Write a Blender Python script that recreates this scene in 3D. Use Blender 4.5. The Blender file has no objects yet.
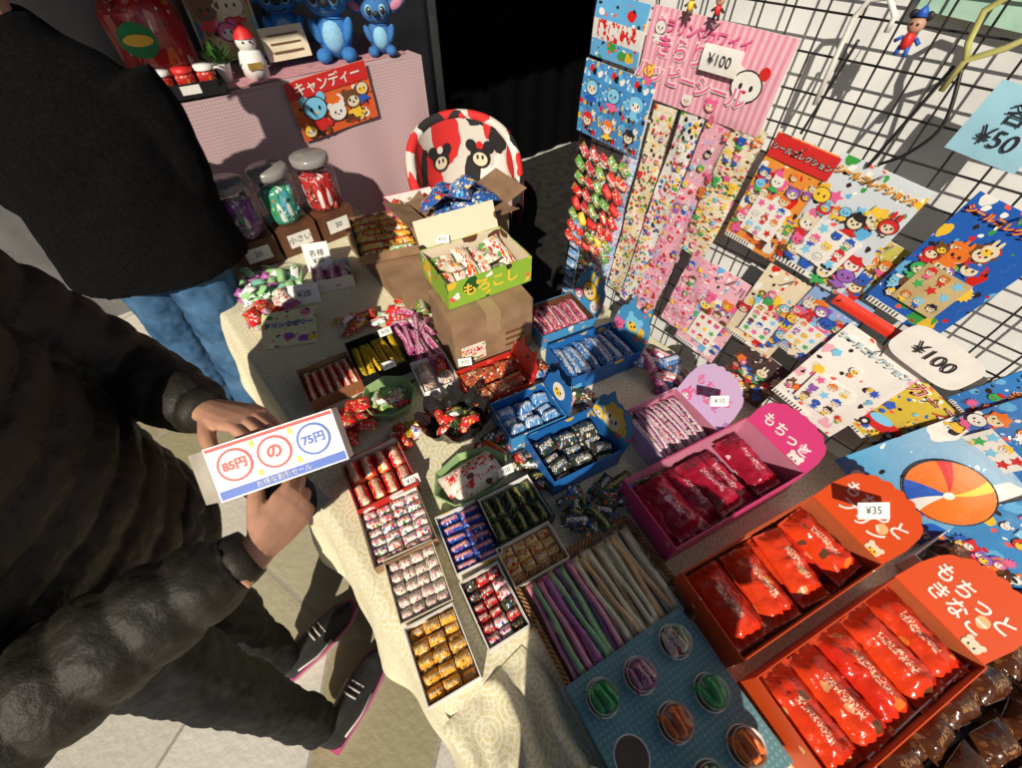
import bpy, math, random
from mathutils import Vector, Matrix, noise
R=random.Random(11)
rad=math.radians
V=Vector
D=bpy.data
COL=bpy.context.scene.collection
sc=bpy.context.scene
try:
    sc.view_settings.view_transform='Standard'; sc.view_settings.look='None'; sc.view_settings.exposure=0
except Exception: pass

# ------------------------------------------------------------------ materials
class G:
    def __init__(s,name):
        s.mat=D.materials.new(name); s.mat.use_nodes=True; s.nt=s.mat.node_tree
        s.b=s.nt.nodes['Principled BSDF']; s.out=s.nt.nodes['Material Output']
    def n(s,t,**k):
        x=s.nt.nodes.new(t)
        for a,v in k.items(): setattr(x,a,v)
        return x
    def L(s,a,b): s.nt.links.new(a,b)
    def setin(s,sock,v):
        if isinstance(v,bpy.types.NodeSocket): s.L(v,sock)
        elif isinstance(v,(tuple,list)) and len(v)==3 and sock.type=='RGBA': sock.default_value=(*v,1)
        else: sock.default_value=v
    def m(s,op,a,b=None,c=None):
        x=s.n('ShaderNodeMath',operation=op)
        s.setin(x.inputs[0],a)
        if b is not None: s.setin(x.inputs[1],b)
        if c is not None: s.setin(x.inputs[2],c)
        return x.outputs[0]
    def vm(s,op,a,b=None):
        x=s.n('ShaderNodeVectorMath',operation=op); s.setin(x.inputs[0],a)
        if b is not None: s.setin(x.inputs[1],b)
        return x.outputs[0]
    def mix(s,f,a,b):
        x=s.n('ShaderNodeMixRGB'); s.setin(x.inputs[0],f); s.setin(x.inputs[1],a); s.setin(x.inputs[2],b); return x.outputs[0]
    def noise(s,vec,scale,detail=3,rough=.5):
        x=s.n('ShaderNodeTexNoise'); s.L(vec,x.inputs['Vector']); x.inputs['Scale'].default_value=scale
        x.inputs['Detail'].default_value=detail; x.inputs['Roughness'].default_value=rough; return x.outputs[0]
    def vor(s,vec,scale,rnd=1,feature='F1'):
        x=s.n('ShaderNodeTexVoronoi',feature=feature); s.L(vec,x.inputs['Vector']); x.inputs['Scale'].default_value=scale
        x.inputs['Randomness'].default_value=rnd; return x
    def ramp(s,fac,cols,const=True,pos=None):
        x=s.n('ShaderNodeValToRGB'); r=x.color_ramp; r.interpolation='CONSTANT' if const else 'LINEAR'
        n=len(cols)
        while len(r.elements)<n: r.elements.new(.5)
        for i,c in enumerate(cols):
            r.elements[i].position=pos[i] if pos else (i/n if const else i/(n-1)); r.elements[i].color=(*c,1)
        s.L(fac,x.inputs[0]); return x.outputs[0]
    def bump(s,h,strength=.3,dist=.002):
        x=s.n('ShaderNodeBump'); x.inputs['Strength'].default_value=strength; x.inputs['Distance'].default_value=dist
        s.L(h,x.inputs['Height']); s.L(x.outputs[0],s.b.inputs['Normal'])
    def obj(s): return s.n('ShaderNodeTexCoord').outputs['Object']
    def uv(s): return s.n('ShaderNodeTexCoord').outputs['UV']
    def p(s,**k):
        for a,v in k.items(): s.setin(s.b.inputs[{'col':'Base Color','rough':'Roughness','metal':'Metallic','coat':'Coat Weight','trans':'Transmission Weight','ior':'IOR','alpha':'Alpha','sheen':'Sheen Weight','spec':'Specular IOR Level','sss':'Subsurface Weight'}[a]],v)
        return s

def plain(name,col,rough=.5,var=.12,scale=25,bump=.1,**k):
    g=G(name); o=g.obj(); nz=g.noise(o,scale,4)
    dark=tuple(c*(1-var*2) for c in col); lit=tuple(min(1,c*(1+var)) for c in col)
    g.p(col=g.ramp(nz,[dark,lit],False,[.3,.7]),rough=rough,**k)
    if bump: g.bump(nz,bump,.003)
    return g.mat

def prn(name,base,pal=None,scale=5,th=.4,base2=None,band=None,txt=None,ends=None,rough=.3,asp=(1,1),dots=True,bump=.25,coat=0,stripes=None,text_scale=14):
    """printed wrapper / card: UV-based print"""
    g=G(name); uv=g.uv(); fr=g.vm('FRACTION',uv)
    sp=g.n('ShaderNodeSeparateXYZ'); g.L(fr,sp.inputs[0]); fx,fy=sp.outputs[0],sp.outputs[1]
    uva=g.vm('MULTIPLY',uv,(asp[0],asp[1],1))
    c=base
    if base2: c=g.mix(fy,base,base2)
    if stripes:
        n,sc_,ax=stripes
        w=g.m('FRACT',g.m('MULTIPLY',fx if ax==0 else fy,float(n)))
        c=g.mix(g.m('GREATER_THAN',w,.5),c,sc_)
    if pal:
        wob=g.n('ShaderNodeTexNoise'); g.L(uva,wob.inputs['Vector']); wob.inputs['Scale'].default_value=scale*2.2; wob.inputs['Detail'].default_value=1
        uvw=g.vm('ADD',uva,g.vm('MULTIPLY',wob.outputs[1],(.22/scale*2,.22/scale*2,0)))
        v=g.vor(uvw,scale); ss=g.n('ShaderNodeSeparateColor'); g.L(v.outputs['Color'],ss.inputs[0])
        pc=g.ramp(ss.outputs[0],pal)
        c=g.mix(g.m('LESS_THAN',v.outputs['Distance'],th),c,pc)
        if dots:
            v2=g.vor(uvw,scale*2.6); s2=g.n('ShaderNodeSeparateColor'); g.L(v2.outputs['Color'],s2.inputs[0])
            pc2=g.ramp(s2.outputs[1],[(.85,.84,.8),(.03,.02,.02),pal[0],pal[-1],(.8,.1,.08)])
            mk=g.m('MULTIPLY',g.m('LESS_THAN',v2.outputs['Distance'],.30),g.m('GREATER_THAN',s2.outputs[2],.45))
            c=g.mix(mk,c,pc2)
    if band:
        for (a,b2,bc) in band:
            mk=g.m('MULTIPLY',g.m('GREATER_THAN',fy,a),g.m('LESS_THAN',fy,b2)); c=g.mix(mk,c,bc)
    if txt:
        a,b2,tc,x0,x1=txt
        sv=g.vm('MULTIPLY',uva,(text_scale,text_scale*.55,1))
        nz=g.noise(sv,1.0,2.5,.6)
        mk=g.m('MULTIPLY',g.m('GREATER_THAN',fy,a),g.m('LESS_THAN',fy,b2))
        mk=g.m('MULTIPLY',mk,g.m('MULTIPLY',g.m('GREATER_THAN',fx,x0),g.m('LESS_THAN',fx,x1)))
        mk=g.m('MULTIPLY',mk,g.m('GREATER_THAN',nz,.52)); c=g.mix(mk,c,tc)
    if ends:
        e=g.m('ADD',g.m('LESS_THAN',fx,.07),g.m('GREATER_THAN',fx,.93)); c=g.mix(e,c,ends)
    g.p(col=c,rough=rough,coat=coat)
    if bump>.06: g.bump(g.noise(g.obj(),60,2),bump,.004)
    return g.mat

def film(name='clear_film',tint=(1,1,1),rough=.1,base=.045,edge=.5):
    g=G(name)
    tr=g.n('ShaderNodeBsdfTransparent'); tr.inputs[0].default_value=(*tint,1)
    gl=g.n('ShaderNodeBsdfGlossy'); gl.inputs['Roughness'].default_value=rough
    lw=g.n('ShaderNodeLayerWeight'); lw.inputs['Blend'].default_value=.5
    nz=g.noise(g.obj(),28,3)
    bp=g.n('ShaderNodeBump'); bp.inputs['Strength'].default_value=.8; bp.inputs['Distance'].default_value=.010; g.L(nz,bp.inputs['Height'])
    g.L(bp.outputs[0],gl.inputs['Normal'])
    f=g.m('ADD',g.m('MULTIPLY',g.m('POWER',lw.outputs['Facing'],4.0),edge),base)
    mx=g.n('ShaderNodeMixShader'); g.L(f,mx.inputs[0]); g.L(tr.outputs[0],mx.inputs[1]); g.L(gl.outputs[0],mx.inputs[2])
    g.L(mx.outputs[0],g.out.inputs[0]); return g.mat

RED=(.62,.02,.015); DRED=(.3,.01,.01); ORG=(.75,.16,.02); YEL=(.8,.5,.04); GRN=(.05,.32,.06); DGRN=(.015,.09,.02)
BLU=(.02,.12,.5); SKY=(.12,.42,.72); TEAL=(.05,.4,.42); PNK=(.75,.16,.32); LPNK=(.78,.42,.5); PUR=(.25,.08,.4); LIL=(.5,.38,.62)
WHT=(.78,.76,.72); CRM=(.75,.66,.48); BLK=(.015,.014,.014); BRN=(.12,.045,.02); CARD=(.30,.18,.10); GOLD=(.6,.38,.1)

M={}
M['white']=plain('white_paper',WHT,.6,.04,30,.05)
M['cream']=plain('cream_paper',CRM,.6,.05)
M['card']=plain('brown_cardboard',CARD,.75,.15,14,.15)
M['dcard']=plain('dark_brown_cardboard',BRN,.6,.12)
M['ink']=plain('black_ink',(.012,.012,.014),.6,0,10,0)
M['redink']=plain('red_ink',(.6,.02,.02),.5,0,10,0)
M['orgink']=plain('orange_ink',(.75,.18,.02),.5,0,10,0)
M['blueink']=plain('blue_ink',(.02,.1,.5),.5,0,10,0)
M['pinkink']=plain('pink_ink',(.75,.12,.3),.5,0,10,0)
M['yelink']=plain('yellow_ink',(.85,.55,.05),.5,0,10,0)
M['grnink']=plain('green_ink',(.05,.4,.1),.5,0,10,0)
M['browni']=plain('brown_ink',(.15,.06,.02),.5,0,10,0)
M['skyink']=plain('sky_blue_ink',(.2,.55,.8),.5,0,10,0)
M['purink']=plain('purple_ink',(.3,.12,.5),.5,0,10,0)
M['film']=film()
M['black']=plain('black_plastic',(.012,.012,.013),.35,.1)
M['wire']=plain('black_wire_coating',(.018,.016,.016),.35,.1)
M['skin']=plain('skin',(.50,.26,.17),.5,.08,40,.15)
M['hair']=plain('black_hair',(.015,.011,.009),.45,.3,120,.5)
M['tape']=plain('packing_tape',(.36,.25,.14),.25,.05)

# ------------------------------------------------------------------ mesh builder
class MB:
    def __init__(s): s.v=[];s.f=[];s.u=[];s.mi=[];s.sm=[];s.mats=[];s.M=Matrix()
    def mx(s,m):
        m=M[m] if isinstance(m,str) else m
        if m not in s.mats: s.mats.append(m)
        return s.mats.index(m)
    def pt(s,p): s.v.append(s.M@V(p)); return len(s.v)-1
    def face(s,idx,uv,m,smooth=False):
        s.f.append(idx); s.u.append(uv); s.mi.append(s.mx(m)); s.sm.append(smooth)
    def quad(s,pts,m,uv=((0,0),(1,0),(1,1),(0,1)),off=(0,0)):
        s.face([s.pt(p) for p in pts],[(a+off[0],b+off[1]) for a,b in uv],m)
    def box(s,c,sz,m,top=None,k=8,rot=None):
        c=V(c);x,y,z=[q/2 for q in sz]
        P=[V((i*x,j*y,l*z)) for l in(-1,1) for j in(-1,1) for i in(-1,1)]
        if rot: P=[rot@p for p in P]
        P=[c+p for p in P]; o=(R.random()*9,R.random()*9)
        for idx,(a,b),mm in (((0,2,3,1),(sz[1],sz[0]),m),((4,5,7,6),(sz[0],sz[1]),top or m),((0,1,5,4),(sz[0],sz[2]),m),((3,2,6,7),(sz[0],sz[2]),m),((1,3,7,5),(sz[1],sz[2]),m),((2,0,4,6),(sz[1],sz[2]),m)):
            a*=k;b*=k
            s.quad([P[i] for i in idx],mm,((0,0),(a,0),(a,b),(0,b)),o)
    def grid(s,fn,nu,nv,m,off=(0,0),smooth=True,us=1,vs=1,closeu=False):
        I=[[s.pt(fn(i/nu,j/nv)) for j in range(nv+1)] for i in range(nu+(0 if closeu else 1))]
        for i in range(nu):
            i2=(i+1)%len(I)
            for j in range(nv):
                a,b,c,d=i/nu*us,(i+1)/nu*us,j/nv*vs,(j+1)/nv*vs
                s.face([I[i][j],I[i2][j],I[i2][j+1],I[i][j+1]],[(a+off[0],c+off[1]),(b+off[0],c+off[1]),(b+off[0],d+off[1]),(a+off[0],d+off[1])],m,smooth)
    def disc(s,c,r,m,ry=None,n=16,a0=0):
        ry=ry or r; c=V(c)
        ids=[s.pt(c+V((r*math.cos(a0+t*2*math.pi/n),ry*math.sin(a0+t*2*math.pi/n),0))) for t in range(n)]
        s.face(ids,[(.5+.5*math.cos(t*2*math.pi/n),.5+.5*math.sin(t*2*math.pi/n)) for t in range(n)],m)
    def star(s,c,r,m,n=5,k=.5,a0=0):
        c=V(c)
        P=[c+V((r*(1 if t%2==0 else k)*math.cos(a0+t*math.pi/n),r*(1 if t%2==0 else k)*math.sin(a0+t*math.pi/n),0)) for t in range(2*n)]
        for t in range(2*n):
            s.face([s.pt(c),s.pt(P[t]),s.pt(P[(t+1)%(2*n)])],[(.5,.5),(0,0),(1,0)],m)
    def poly(s,pts,m,uv=None):
        xs=[p[0] for p in pts];ys=[p[1] for p in pts];x0,y0=min(xs),min(ys);w=max(max(xs)-x0,1e-5);h=max(max(ys)-y0,1e-5)
        s.face([s.pt(p) for p in pts],[((p[0]-x0)/w,(p[1]-y0)/h) for p in pts],m)
    def tube(s,path,rad_,m,n=8,ref=V((0,0,1)),caps=True,smooth=True,us=1):
        path=[V(p) for p in path]; N=len(path)
        rr=rad_ if isinstance(rad_,(list,tuple)) else [rad_]*N
        rings=[];prev=None
        for i,p in enumerate(path):
            t=(path[min(i+1,N-1)]-path[max(i-1,0)]).normalized()
            if prev is None:
                a=t.cross(ref)
                if a.length<1e-3: a=t.cross(V((1,0,0)) if abs(t.x)<.9 else V((0,1,0)))
            else: a=prev-t*prev.dot(t)
            a.normalize(); prev=a; b=t.cross(a)
            r=rr[i]; ra,rb=(r if isinstance(r,(tuple,list)) else (r,r))
            rings.append([s.pt(p+a*ra*math.cos(q*2*math.pi/n)+b*rb*math.sin(q*2*math.pi/n)) for q in range(n)])
        for i in range(N-1):
            for q in range(n):
                q2=(q+1)%n
                s.face([rings[i][q],rings[i+1][q],rings[i+1][q2],rings[i][q2]],[(i/(N-1)*us,q/n),((i+1)/(N-1)*us,q/n),((i+1)/(N-1)*us,(q+1)/n),(i/(N-1)*us,(q+1)/n)],m,smooth)
        if caps:
            s.face(rings[0][:],[(0,0)]*n,m,smooth); s.face(rings[-1][::-1],[(0,0)]*n,m,smooth)
    def lathe(s,prof,m,c=(0,0,0),n=20,smooth=True,sy=1):
        c=V(c); rings=[[s.pt(c+V((r*math.cos(q*2*math.pi/n),sy*r*math.sin(q*2*math.pi/n),z))) for q in range(n)] for r,z in prof]
        K=len(prof)-1
        for i in range(K):
            for q in range(n):
                q2=(q+1)%n
                s.face([rings[i][q],rings[i][q2],rings[i+1][q2],rings[i+1][q]],[(q/n*3,i/K),((q+1)/n*3,i/K),((q+1)/n*3,(i+1)/K),(q/n*3,(i+1)/K)],m,smooth)
    def ball(s,c,r,m,n=12,sc=(1,1,1),rot=None):
        c=V(c)
        prof=[(math.sin(math.pi*i/n),-math.cos(math.pi*i/n)) for i in range(n+1)]
        old=s.M; s.M=s.M@Matrix.Translation(c)@(rot.to_4x4() if rot else Matrix())@Matrix.Diagonal((r*sc[0],r*sc[1],r*sc[2],1))
        s.lathe([(max(a,.002),b) for a,b in prof],m,(0,0,0),n+4); s.M=old
    def pillow(s,L,W,H,m,nu=12,nv=6,crimp=.07,off=None,wr=.16,ribs=0):
        """sealed wrapper lying along x on z=0"""
        off=off or (R.randint(0,40),R.randint(0,40)); sd=V((R.random()*50,R.random()*50,0))
        def top(u,v):
            e=min(u,1-u)
            if e<crimp: h=.04+.03*math.sin(v*40)
            else:
                q=min(1,(e-crimp)/.16); h=math.sqrt(max(0,1-(1-q)**2))*(max(0.,math.sin(math.pi*v)))**.6
            n_=noise.noise(V((u*5,v*4,0))+sd)*wr
            if ribs:
                n_+=ribs*math.exp(-(e-crimp)*9)*math.sin(v*26+sd.x+3*u)*.5+ribs*.6*noise.noise(V((u*14,v*9,3))+sd)
            w=1-.08*math.sin(math.pi*u)+.05*n_
            return V(((u-.5)*L,(v-.5)*W*w,max(.0005,H*(h+n_*(.3+h)*1.2))))
        s.grid(top,nu,nv,m,off)
        s.quad([(-L/2,W/2,0),(L/2,W/2,0),(L/2,-W/2,0),(-L/2,-W/2,0)],m,off=off)
    def build(s,name,parent=None,M_=None,bevel=0,subsurf=0):
        me=D.meshes.new(name); me.from_pydata([tuple(v) for v in s.v],[],s.f)
        for m in s.mats: me.materials.append(m)
        uvl=me.uv_layers.new(name='UVMap')
        flat=[]
        for u in s.u:
            for a in u: flat+= [a[0],a[1]]
        uvl.data.foreach_set('uv',flat)
        me.polygons.foreach_set('material_index',s.mi); me.polygons.foreach_set('use_smooth',s.sm)
        me.validate(); me.update()
        o=D.objects.new(name,me); COL.objects.link(o)
        if parent: o.parent=parent
        if M_ is not None:
            if parent: o.matrix_local=M_
            else: o.matrix_world=M_
        if bevel:
            b=o.modifiers.new('bevel','BEVEL'); b.width=bevel; b.segments=2; b.limit_method='ANGLE'
        return o

def TR(x,y,z,a=0,rx=0,ry=0):
    return Matrix.Translation((x,y,z))@Matrix.Rotation(rad(a),4,'Z')@Matrix.Rotation(rad(ry),4,'Y')@Matrix.Rotation(rad(rx),4,'X')
def empty(name,M_=None,parent=None):
    o=D.objects.new(name,None); COL.objects.link(o); o.empty_display_size=.05
    if parent: o.parent=parent
    if M_ is not None:
        if parent: o.matrix_local=M_
        else: o.matrix_world=M_
    return o
def text(body,parent,Ml,size,mat='ink',name='lettering',bold=0,spx=1,ext=0.0):
    c=D.curves.new(name,'FONT'); c.body=body; c.size=size; c.align_x='CENTER'; c.align_y='CENTER'; c.resolution_u=3
    c.offset=bold; c.extrude=ext; c.materials.append(M[mat]); 
    o=D.objects.new(name,c); COL.objects.link(o); o.parent=parent; o.matrix_local=Ml@Matrix.Diagonal((spx,1,1,1)); return o

# ------------------------------------------------------------------ setting
g=G('stone_paving'); o=g.obj()
dist=g.vm('ADD',o,g.vm('MULTIPLY',g.n('ShaderNodeTexNoise').outputs[1],(0.12,.12,0)))
v=g.vor(dist,2.3); e=g.vor(dist,2.3,1,'DISTANCE_TO_EDGE')
ss=g.n('ShaderNodeSeparateColor'); g.L(v.outputs['Color'],ss.inputs[0])
c=g.ramp(ss.outputs[0],[(.62,.58,.5),(.33,.29,.17),(.68,.65,.58),(.44,.40,.27)])
c=g.mix(g.m('MULTIPLY',g.noise(o,9,6,.7),.3),c,(.24,.21,.16))
c=g.mix(g.m('LESS_THAN',e.outputs['Distance'],.012),c,(.34,.3,.24))
g.p(col=c,rough=.6); g.bump(g.m('ADD',g.m('MULTIPLY',g.m('MINIMUM',e.outputs['Distance'],.04),8.),g.noise(o,40,5)),.35,.01)
mb=MB(); mb.quad([(-60,-60,0),(60,-60,0),(60,60,0),(-60,60,0)],g.mat); mb.build('ground')

greywall=plain('grey_painted_metal',(.16,.16,.165),.45,.15,6,.1)
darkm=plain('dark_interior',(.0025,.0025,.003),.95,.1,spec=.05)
mb=MB()
mb.box((-.1,3.06,1.5),(4.1,.1,3.0),greywall)
for x in (.3,.95,1.6): mb.box((x,3.0,1.5),(.03,.02,3.0),greywall)
mb.box((1.93,3.0,1.5),(.06,.06,3.0),plain('steel_trim',(.4,.4,.4),.3,.1,20,.05,metal=.7))
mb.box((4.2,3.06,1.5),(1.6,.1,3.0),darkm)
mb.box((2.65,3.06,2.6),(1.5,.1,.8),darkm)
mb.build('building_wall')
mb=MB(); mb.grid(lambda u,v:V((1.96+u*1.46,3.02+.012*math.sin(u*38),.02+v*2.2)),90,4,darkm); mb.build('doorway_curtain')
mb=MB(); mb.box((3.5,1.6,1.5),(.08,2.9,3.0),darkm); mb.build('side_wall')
mb=MB(); mb.quad([(.96,.86,.006),(3.45,.86,.006),(3.45,3.0,.006),(.96,3.0,.006)],plain('painted_floor_shade',(.02,.018,.016),.7,.3,15,.2)); mb.build('floor_shade_sheet')  # dark sheet laid over the paving to paint in the shaded back floor
mb=MB(); mb.box((1.0,2.35,2.75),(7.0,2.3,.08),plain('sky_block_boards',(.06,.045,.035),.7,.2));  # unseen roof added to block sky light and deepen shade at the back
for i in range(9): mb.box((-2.2+i*.8,2.35,2.69),(.06,2.3,.04),M['dcard'])
mb.build('sky_block_eaves')
fw=plain('sky_block_render',(.14,.12,.11),.8,.2,3,.3)
mb=MB(); mb.box((-5.2,2.5,1.7),(.3,12,3.4),fw); mb.box((-5.03,2.5,.5),(.05,12,1.0),M['dcard'])  # unseen building opposite, added to cut the sky fill
for i in range(5): mb.box((-5.03,-2.2+i*2.3,2.0),(.04,1.2,1.1),darkm); mb.box((-5.0,-2.2+i*2.3,1.42),(.08,1.3,.06),M['card'])
mb.build('sky_block_building')

# ---- white panel + wire grid wall
g=G('white_board'); o=g.obj(); nz=g.noise(o,3,6,.65)
g.p(col=g.ramp(nz,[(.55,.55,.56),(.82,.82,.80)],False,[.3,.68]),rough=.45); g.bump(g.noise(o,8,3),.2,.01)
mb=MB()
for y0,y1 in ((-1.6,-.62),(-.615,.18),(.185,.9)):
    mb.box((1.115,(y0+y1)/2,1.15),(.02,y1-y0,1.7),g.mat)
mb.box((1.10,-.35,1.62),(.03,2.4,.05),plain('grey_rail',(.2,.2,.21),.4,.1))
mb.build('white_board_panel',bevel=.002)
mb=MB(); wm=M['wire']
y=.9
while y>-1.3:
    mb.tube([(1.06,y,.5),(1.06,y,1.95)],.0019,wm,6,caps=False); y-=.058
z=.5
while z<1.96:
    mb.tube([(1.055,.9,z),(1.055,-1.3,z)],.0019,wm,6,caps=False); z+=.058
mb.tube([(1.057,.9,.5),(1.057,.9,1.95),(1.057,-1.3,1.95)],.005,wm,8)
mb.build('wire_grid_panel')

# ---- main table + cloth
gc=G('yellow_lace_cloth'); uv=gc.uv()
v=gc.vor(uv,9,.0); d=v.outputs['Distance']
rg=gc.m('LESS_THAN',gc.m('ABSOLUTE',gc.m('SUBTRACT',gc.m('FRACT',gc.m('MULTIPLY',d,6.)),.5)),.16)
pet=gc.vor(uv,55,.6,'DISTANCE_TO_EDGE').outputs['Distance']
pat=gc.m('MAXIMUM',rg,gc.m('LESS_THAN',pet,.06))
gc.p(col=gc.mix(gc.m('MULTIPLY',pat,.75),(.66,.58,.34),(.82,.79,.66)),rough=.8)
gc.bump(gc.m('ADD',pat,gc.noise(gc.obj(),14,4)),.35,.003)
wood=plain('folding_table_top',(.3,.2,.12),.5)
def table(name,x0,x1,y0,y1,z,legs=True):
    mb=MB(); mb.box(((x0+x1)/2,(y0+y1)/2,z-.02),(x1-x0,y1-y0,.03),wood)
    for x in(x0+.08,x1-.06):
        for yy in(y0+.08,y1-.08): mb.tube([(x,yy,0),(x,yy,z-.03)],.014,'black',8)
    mb.build(name,bevel=.003)
table('folding_table',-.045,1.02,-.95,.82,.695)
table('folding_table.001',.0,.69,.85,1.98,.695)
def cloth(name,x0,x1,y0,y1,z,hem,flare,seed,back=False):
    mb=MB(); ln=z-hem; tot=(x1-x0)+ln
    def fn(u,v):
        s=u*tot; yy=y0+(y1-y0)*v
        n1=noise.noise(V((s*3+seed,yy*3,0)));n2=noise.noise(V((s*9,yy*9+seed,3)))
        if s<x1-x0:
            return V((x1-s,yy,z+.004+.003*n2+.002*n1 ))
        q=(s-(x1-x0)); k=q/ln
        fold=math.sin(yy*17+seed+1.3*n1)*.5+math.sin(yy*31+seed*2)*.3
        hemv=.05*noise.noise(V((yy*2.5,seed,8)))
        return V((x0-flare*k**.8-fold*.035*k-.012*min(1,k*8)+.01*n2*k,yy+.012*n1*k,z+.004-q*(1+hemv)-.004*min(1,k*10)))
    mb.grid(fn,110,130,gc.mat,us=tot*1.6,vs=(y1-y0)*1.6)
    return mb.build(name)
cloth('table_cloth',-.055,1.035,-.97,.83,.70,.27,.07,1.7)
cloth('table_cloth.001',-.01,.70,.84,1.99,.70,.25,.06,5.1)
mb=MB()
def fn(u,v):
    x=-.085+.20*u; y=.10-.34*v
    h=.030*math.sin(math.pi*u)**.8*math.sin(math.pi*v)**.5
    return V((x+.01*math.sin(v*9),y,.7055+h*(1+.9*math.sin(u*13+v*7+2*noise.noise(V((u*3,v*3,0)))))*(.8)+.006*noise.noise(V((u*6,v*6,2)))*math.sin(math.pi*u)))
mb.grid(fn,60,60,gc.mat,us=.4,vs=.6); mb.build('bunched_table_cloth')

TZ=.706
# ------------------------------------------------------------------ box helpers
def tray(mb,w,d,h,outer,inner,t=.0022,z=0):
    mb.box((0,0,z+t/2),(w,d,t),outer,inner)
    for sx in(-1,1):
        mb.box((sx*(w/2-t/2),0,z+h/2+.0012),(t,d,h),outer)
        x=sx*(w/2-t-.0006); mb.quad([(x,-d/2+t,z+t),(x,d/2-t,z+t),(x,d/2-t,z+h),(x,-d/2+t,z+h)],inner,((0,0),(d*8,0),(d*8,h*8),(0,h*8)))
    for sy in(-1,1):
        mb.box((0,sy*(d/2-t/2),z+h/2+.0012),(w-2*t-.0004,t,h),outer)
        y=sy*(d/2-t-.0006); mb.quad([(-w/2+t,y,z+t),(w/2-t,y,z+t),(w/2-t,y,z+h),(-w/2+t,y,z+h)],inner,((0,0),(w*8,0),(w*8,h*8),(0,h*8)))
def header(mb,x,d,hh,m,tilt=20,ears=0,z=0,back='white',over=.0):
    old=mb.M
    mb.M=mb.M@Matrix.Translation((x,0,z))@Matrix.Rotation(rad(tilt),4,'Y')
    N=28; dd=d+over
    def top(s):
        q=abs(2*s-1); hgt=.5+.5*math.sqrt(max(0,1-q**2.4))
        hgt+=.035*abs(math.sin(s*math.pi*7))
        if ears: hgt+=ears*max(0,1-abs(abs(s-.5)-.24)/.09)
        return hgt*hh
    for off,mm in((-.001,m),(.001,back)):
        for i in range(N):
            a,b=i/N,(i+1)/N
            P=[(off,dd*(.5-a),0),(off,dd*(.5-b),0),(off,dd*(.5-b),top(b)),(off,dd*(.5-a),top(a))]
            mb.quad(P,mm,((a,0),(b,0),(b,top(b)/hh*.8),(a,top(a)/hh*.8)))
    mb.M=old
def headmat(x,z,tilt):
    B=Matrix(((0,0,-1,0),(-1,0,0,0),(0,1,0,0),(0,0,0,1)))
    return Matrix.Translation((x,0,z))@Matrix.Rotation(rad(tilt),4,'Y')@B
def fill(mb,w,d,nx,ny,L,W,H,mats,axis='x',z=.003,jit=4,jz=.004,tilt=0,nu=10,nv=5,skip=0,wr=.16,ribs=0):
    old=mb.M
    for i in range(nx):
        for j in range(ny):
            if R.random()<skip: continue
            x=-w/2+(i+.5)*w/nx; y=-d/2+(j+.5)*d/ny
            m=mats[(i+j)%len(mats)] if jit<3 else R.choice(mats)
            mb.M=old@TR(x+R.uniform(-1,1)*.0015*jit/4,y+R.uniform(-1,1)*.0015*jit/4,z+R.random()*jz,(90 if axis=='y' else 0)+R.uniform(-jit,jit)+(180 if R.random()<.15 else 0),R.uniform(-jit,jit),tilt+R.uniform(-jit,jit)*.5)
            mb.pillow(L,W,H,m,nu,nv,wr=wr,ribs=ribs)
    mb.M=old
def face(mb,x,y,r,z=.0006,kind=None,col=None,body=None):
    """small cartoon character printed as flat shapes"""
    kind=kind or R.choice(['bear','cat','rabbit','round','hair','hair'])
    col=col or R.choice(['white','yelink','skyink','pinkink','cream','purink','browni','grnink','redink','blueink','orgink'])
    if body is None: body=R.random()<.7
    if body:
        bc=R.choice([col,'redink','blueink','yelink','pinkink','grnink',col]); lean=R.uniform(-.3,.3)
        for sx in(-1,1):
            mb.disc((x+sx*r*.35+lean*r,y-r*1.75,z-.0001),r*.24,R.choice(['ink',bc,'browni']),ry=r*.32,n=8)
            mb.disc((x+sx*r*.7+lean*r*.5,y-r*(1.0+.5*R.random()),z-.0001),r*.35,bc,ry=r*.2,n=8)
        mb.disc((x+lean*r*.5,y-r*1.15,z),r*.55,bc,ry=r*.6,n=12)
    if kind=='bear':
        for sx in(-1,1): mb.disc((x+sx*r*.75,y+r*.7,z),r*.38,col,n=10)
    if kind=='cat':
        for sx in(-1,1): mb.poly([(x+sx*r*.95,y+r*1.05,z),(x+sx*r*.95,y+r*.2,z),(x+sx*r*.25,y+r*.75,z)][::(1 if sx<0 else -1)],col)
    if kind=='rabbit':
        for sx in(-1,1): mb.disc((x+sx*r*.35,y+r*1.2,z),r*.22,col,ry=r*.6,n=10)
    if kind=='hair':
        hc=R.choice(['ink','browni','yelink','redink','orgink','pinkink','blueink'])
        mb.star((x,y+r*.15,z+.0001),r*1.25,hc,n=7,k=.78,a0=R.random()); 
        mb.disc((x,y-r*.08,z+.0006),r*.82,R.choice(['cream','cream','white']),ry=r*.72,n=14)
        mb.disc((x+R.uniform(-.2,.2)*r,y+r*.5,z+.0009),r*.75,hc,ry=r*.3,n=10)
    else:
        mb.disc((x,y,z+.0003),r*1.07,'ink' if R.random()<.55 else col,ry=r*.89,n=16)
        mb.disc((x,y,z+.0006),r*.97,col,ry=r*.8,n=16)
        if R.random()<.6: mb.disc((x+R.uniform(-.15,.15)*r,y-r*.2,z+.0008),r*.66,R.choice(['cream','white','yelink']),ry=r*.5,n=14)
    for sx in(-1,1): mb.disc((x+sx*r*.36,y-.02*r,z+.0011),r*.12,'ink',ry=r*.18,n=8)
    mb.disc((x,y-r*.28,z+.0011),r*.15,R.choice(['redink','yelink','ink']),ry=r*.1,n=8)
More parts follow.
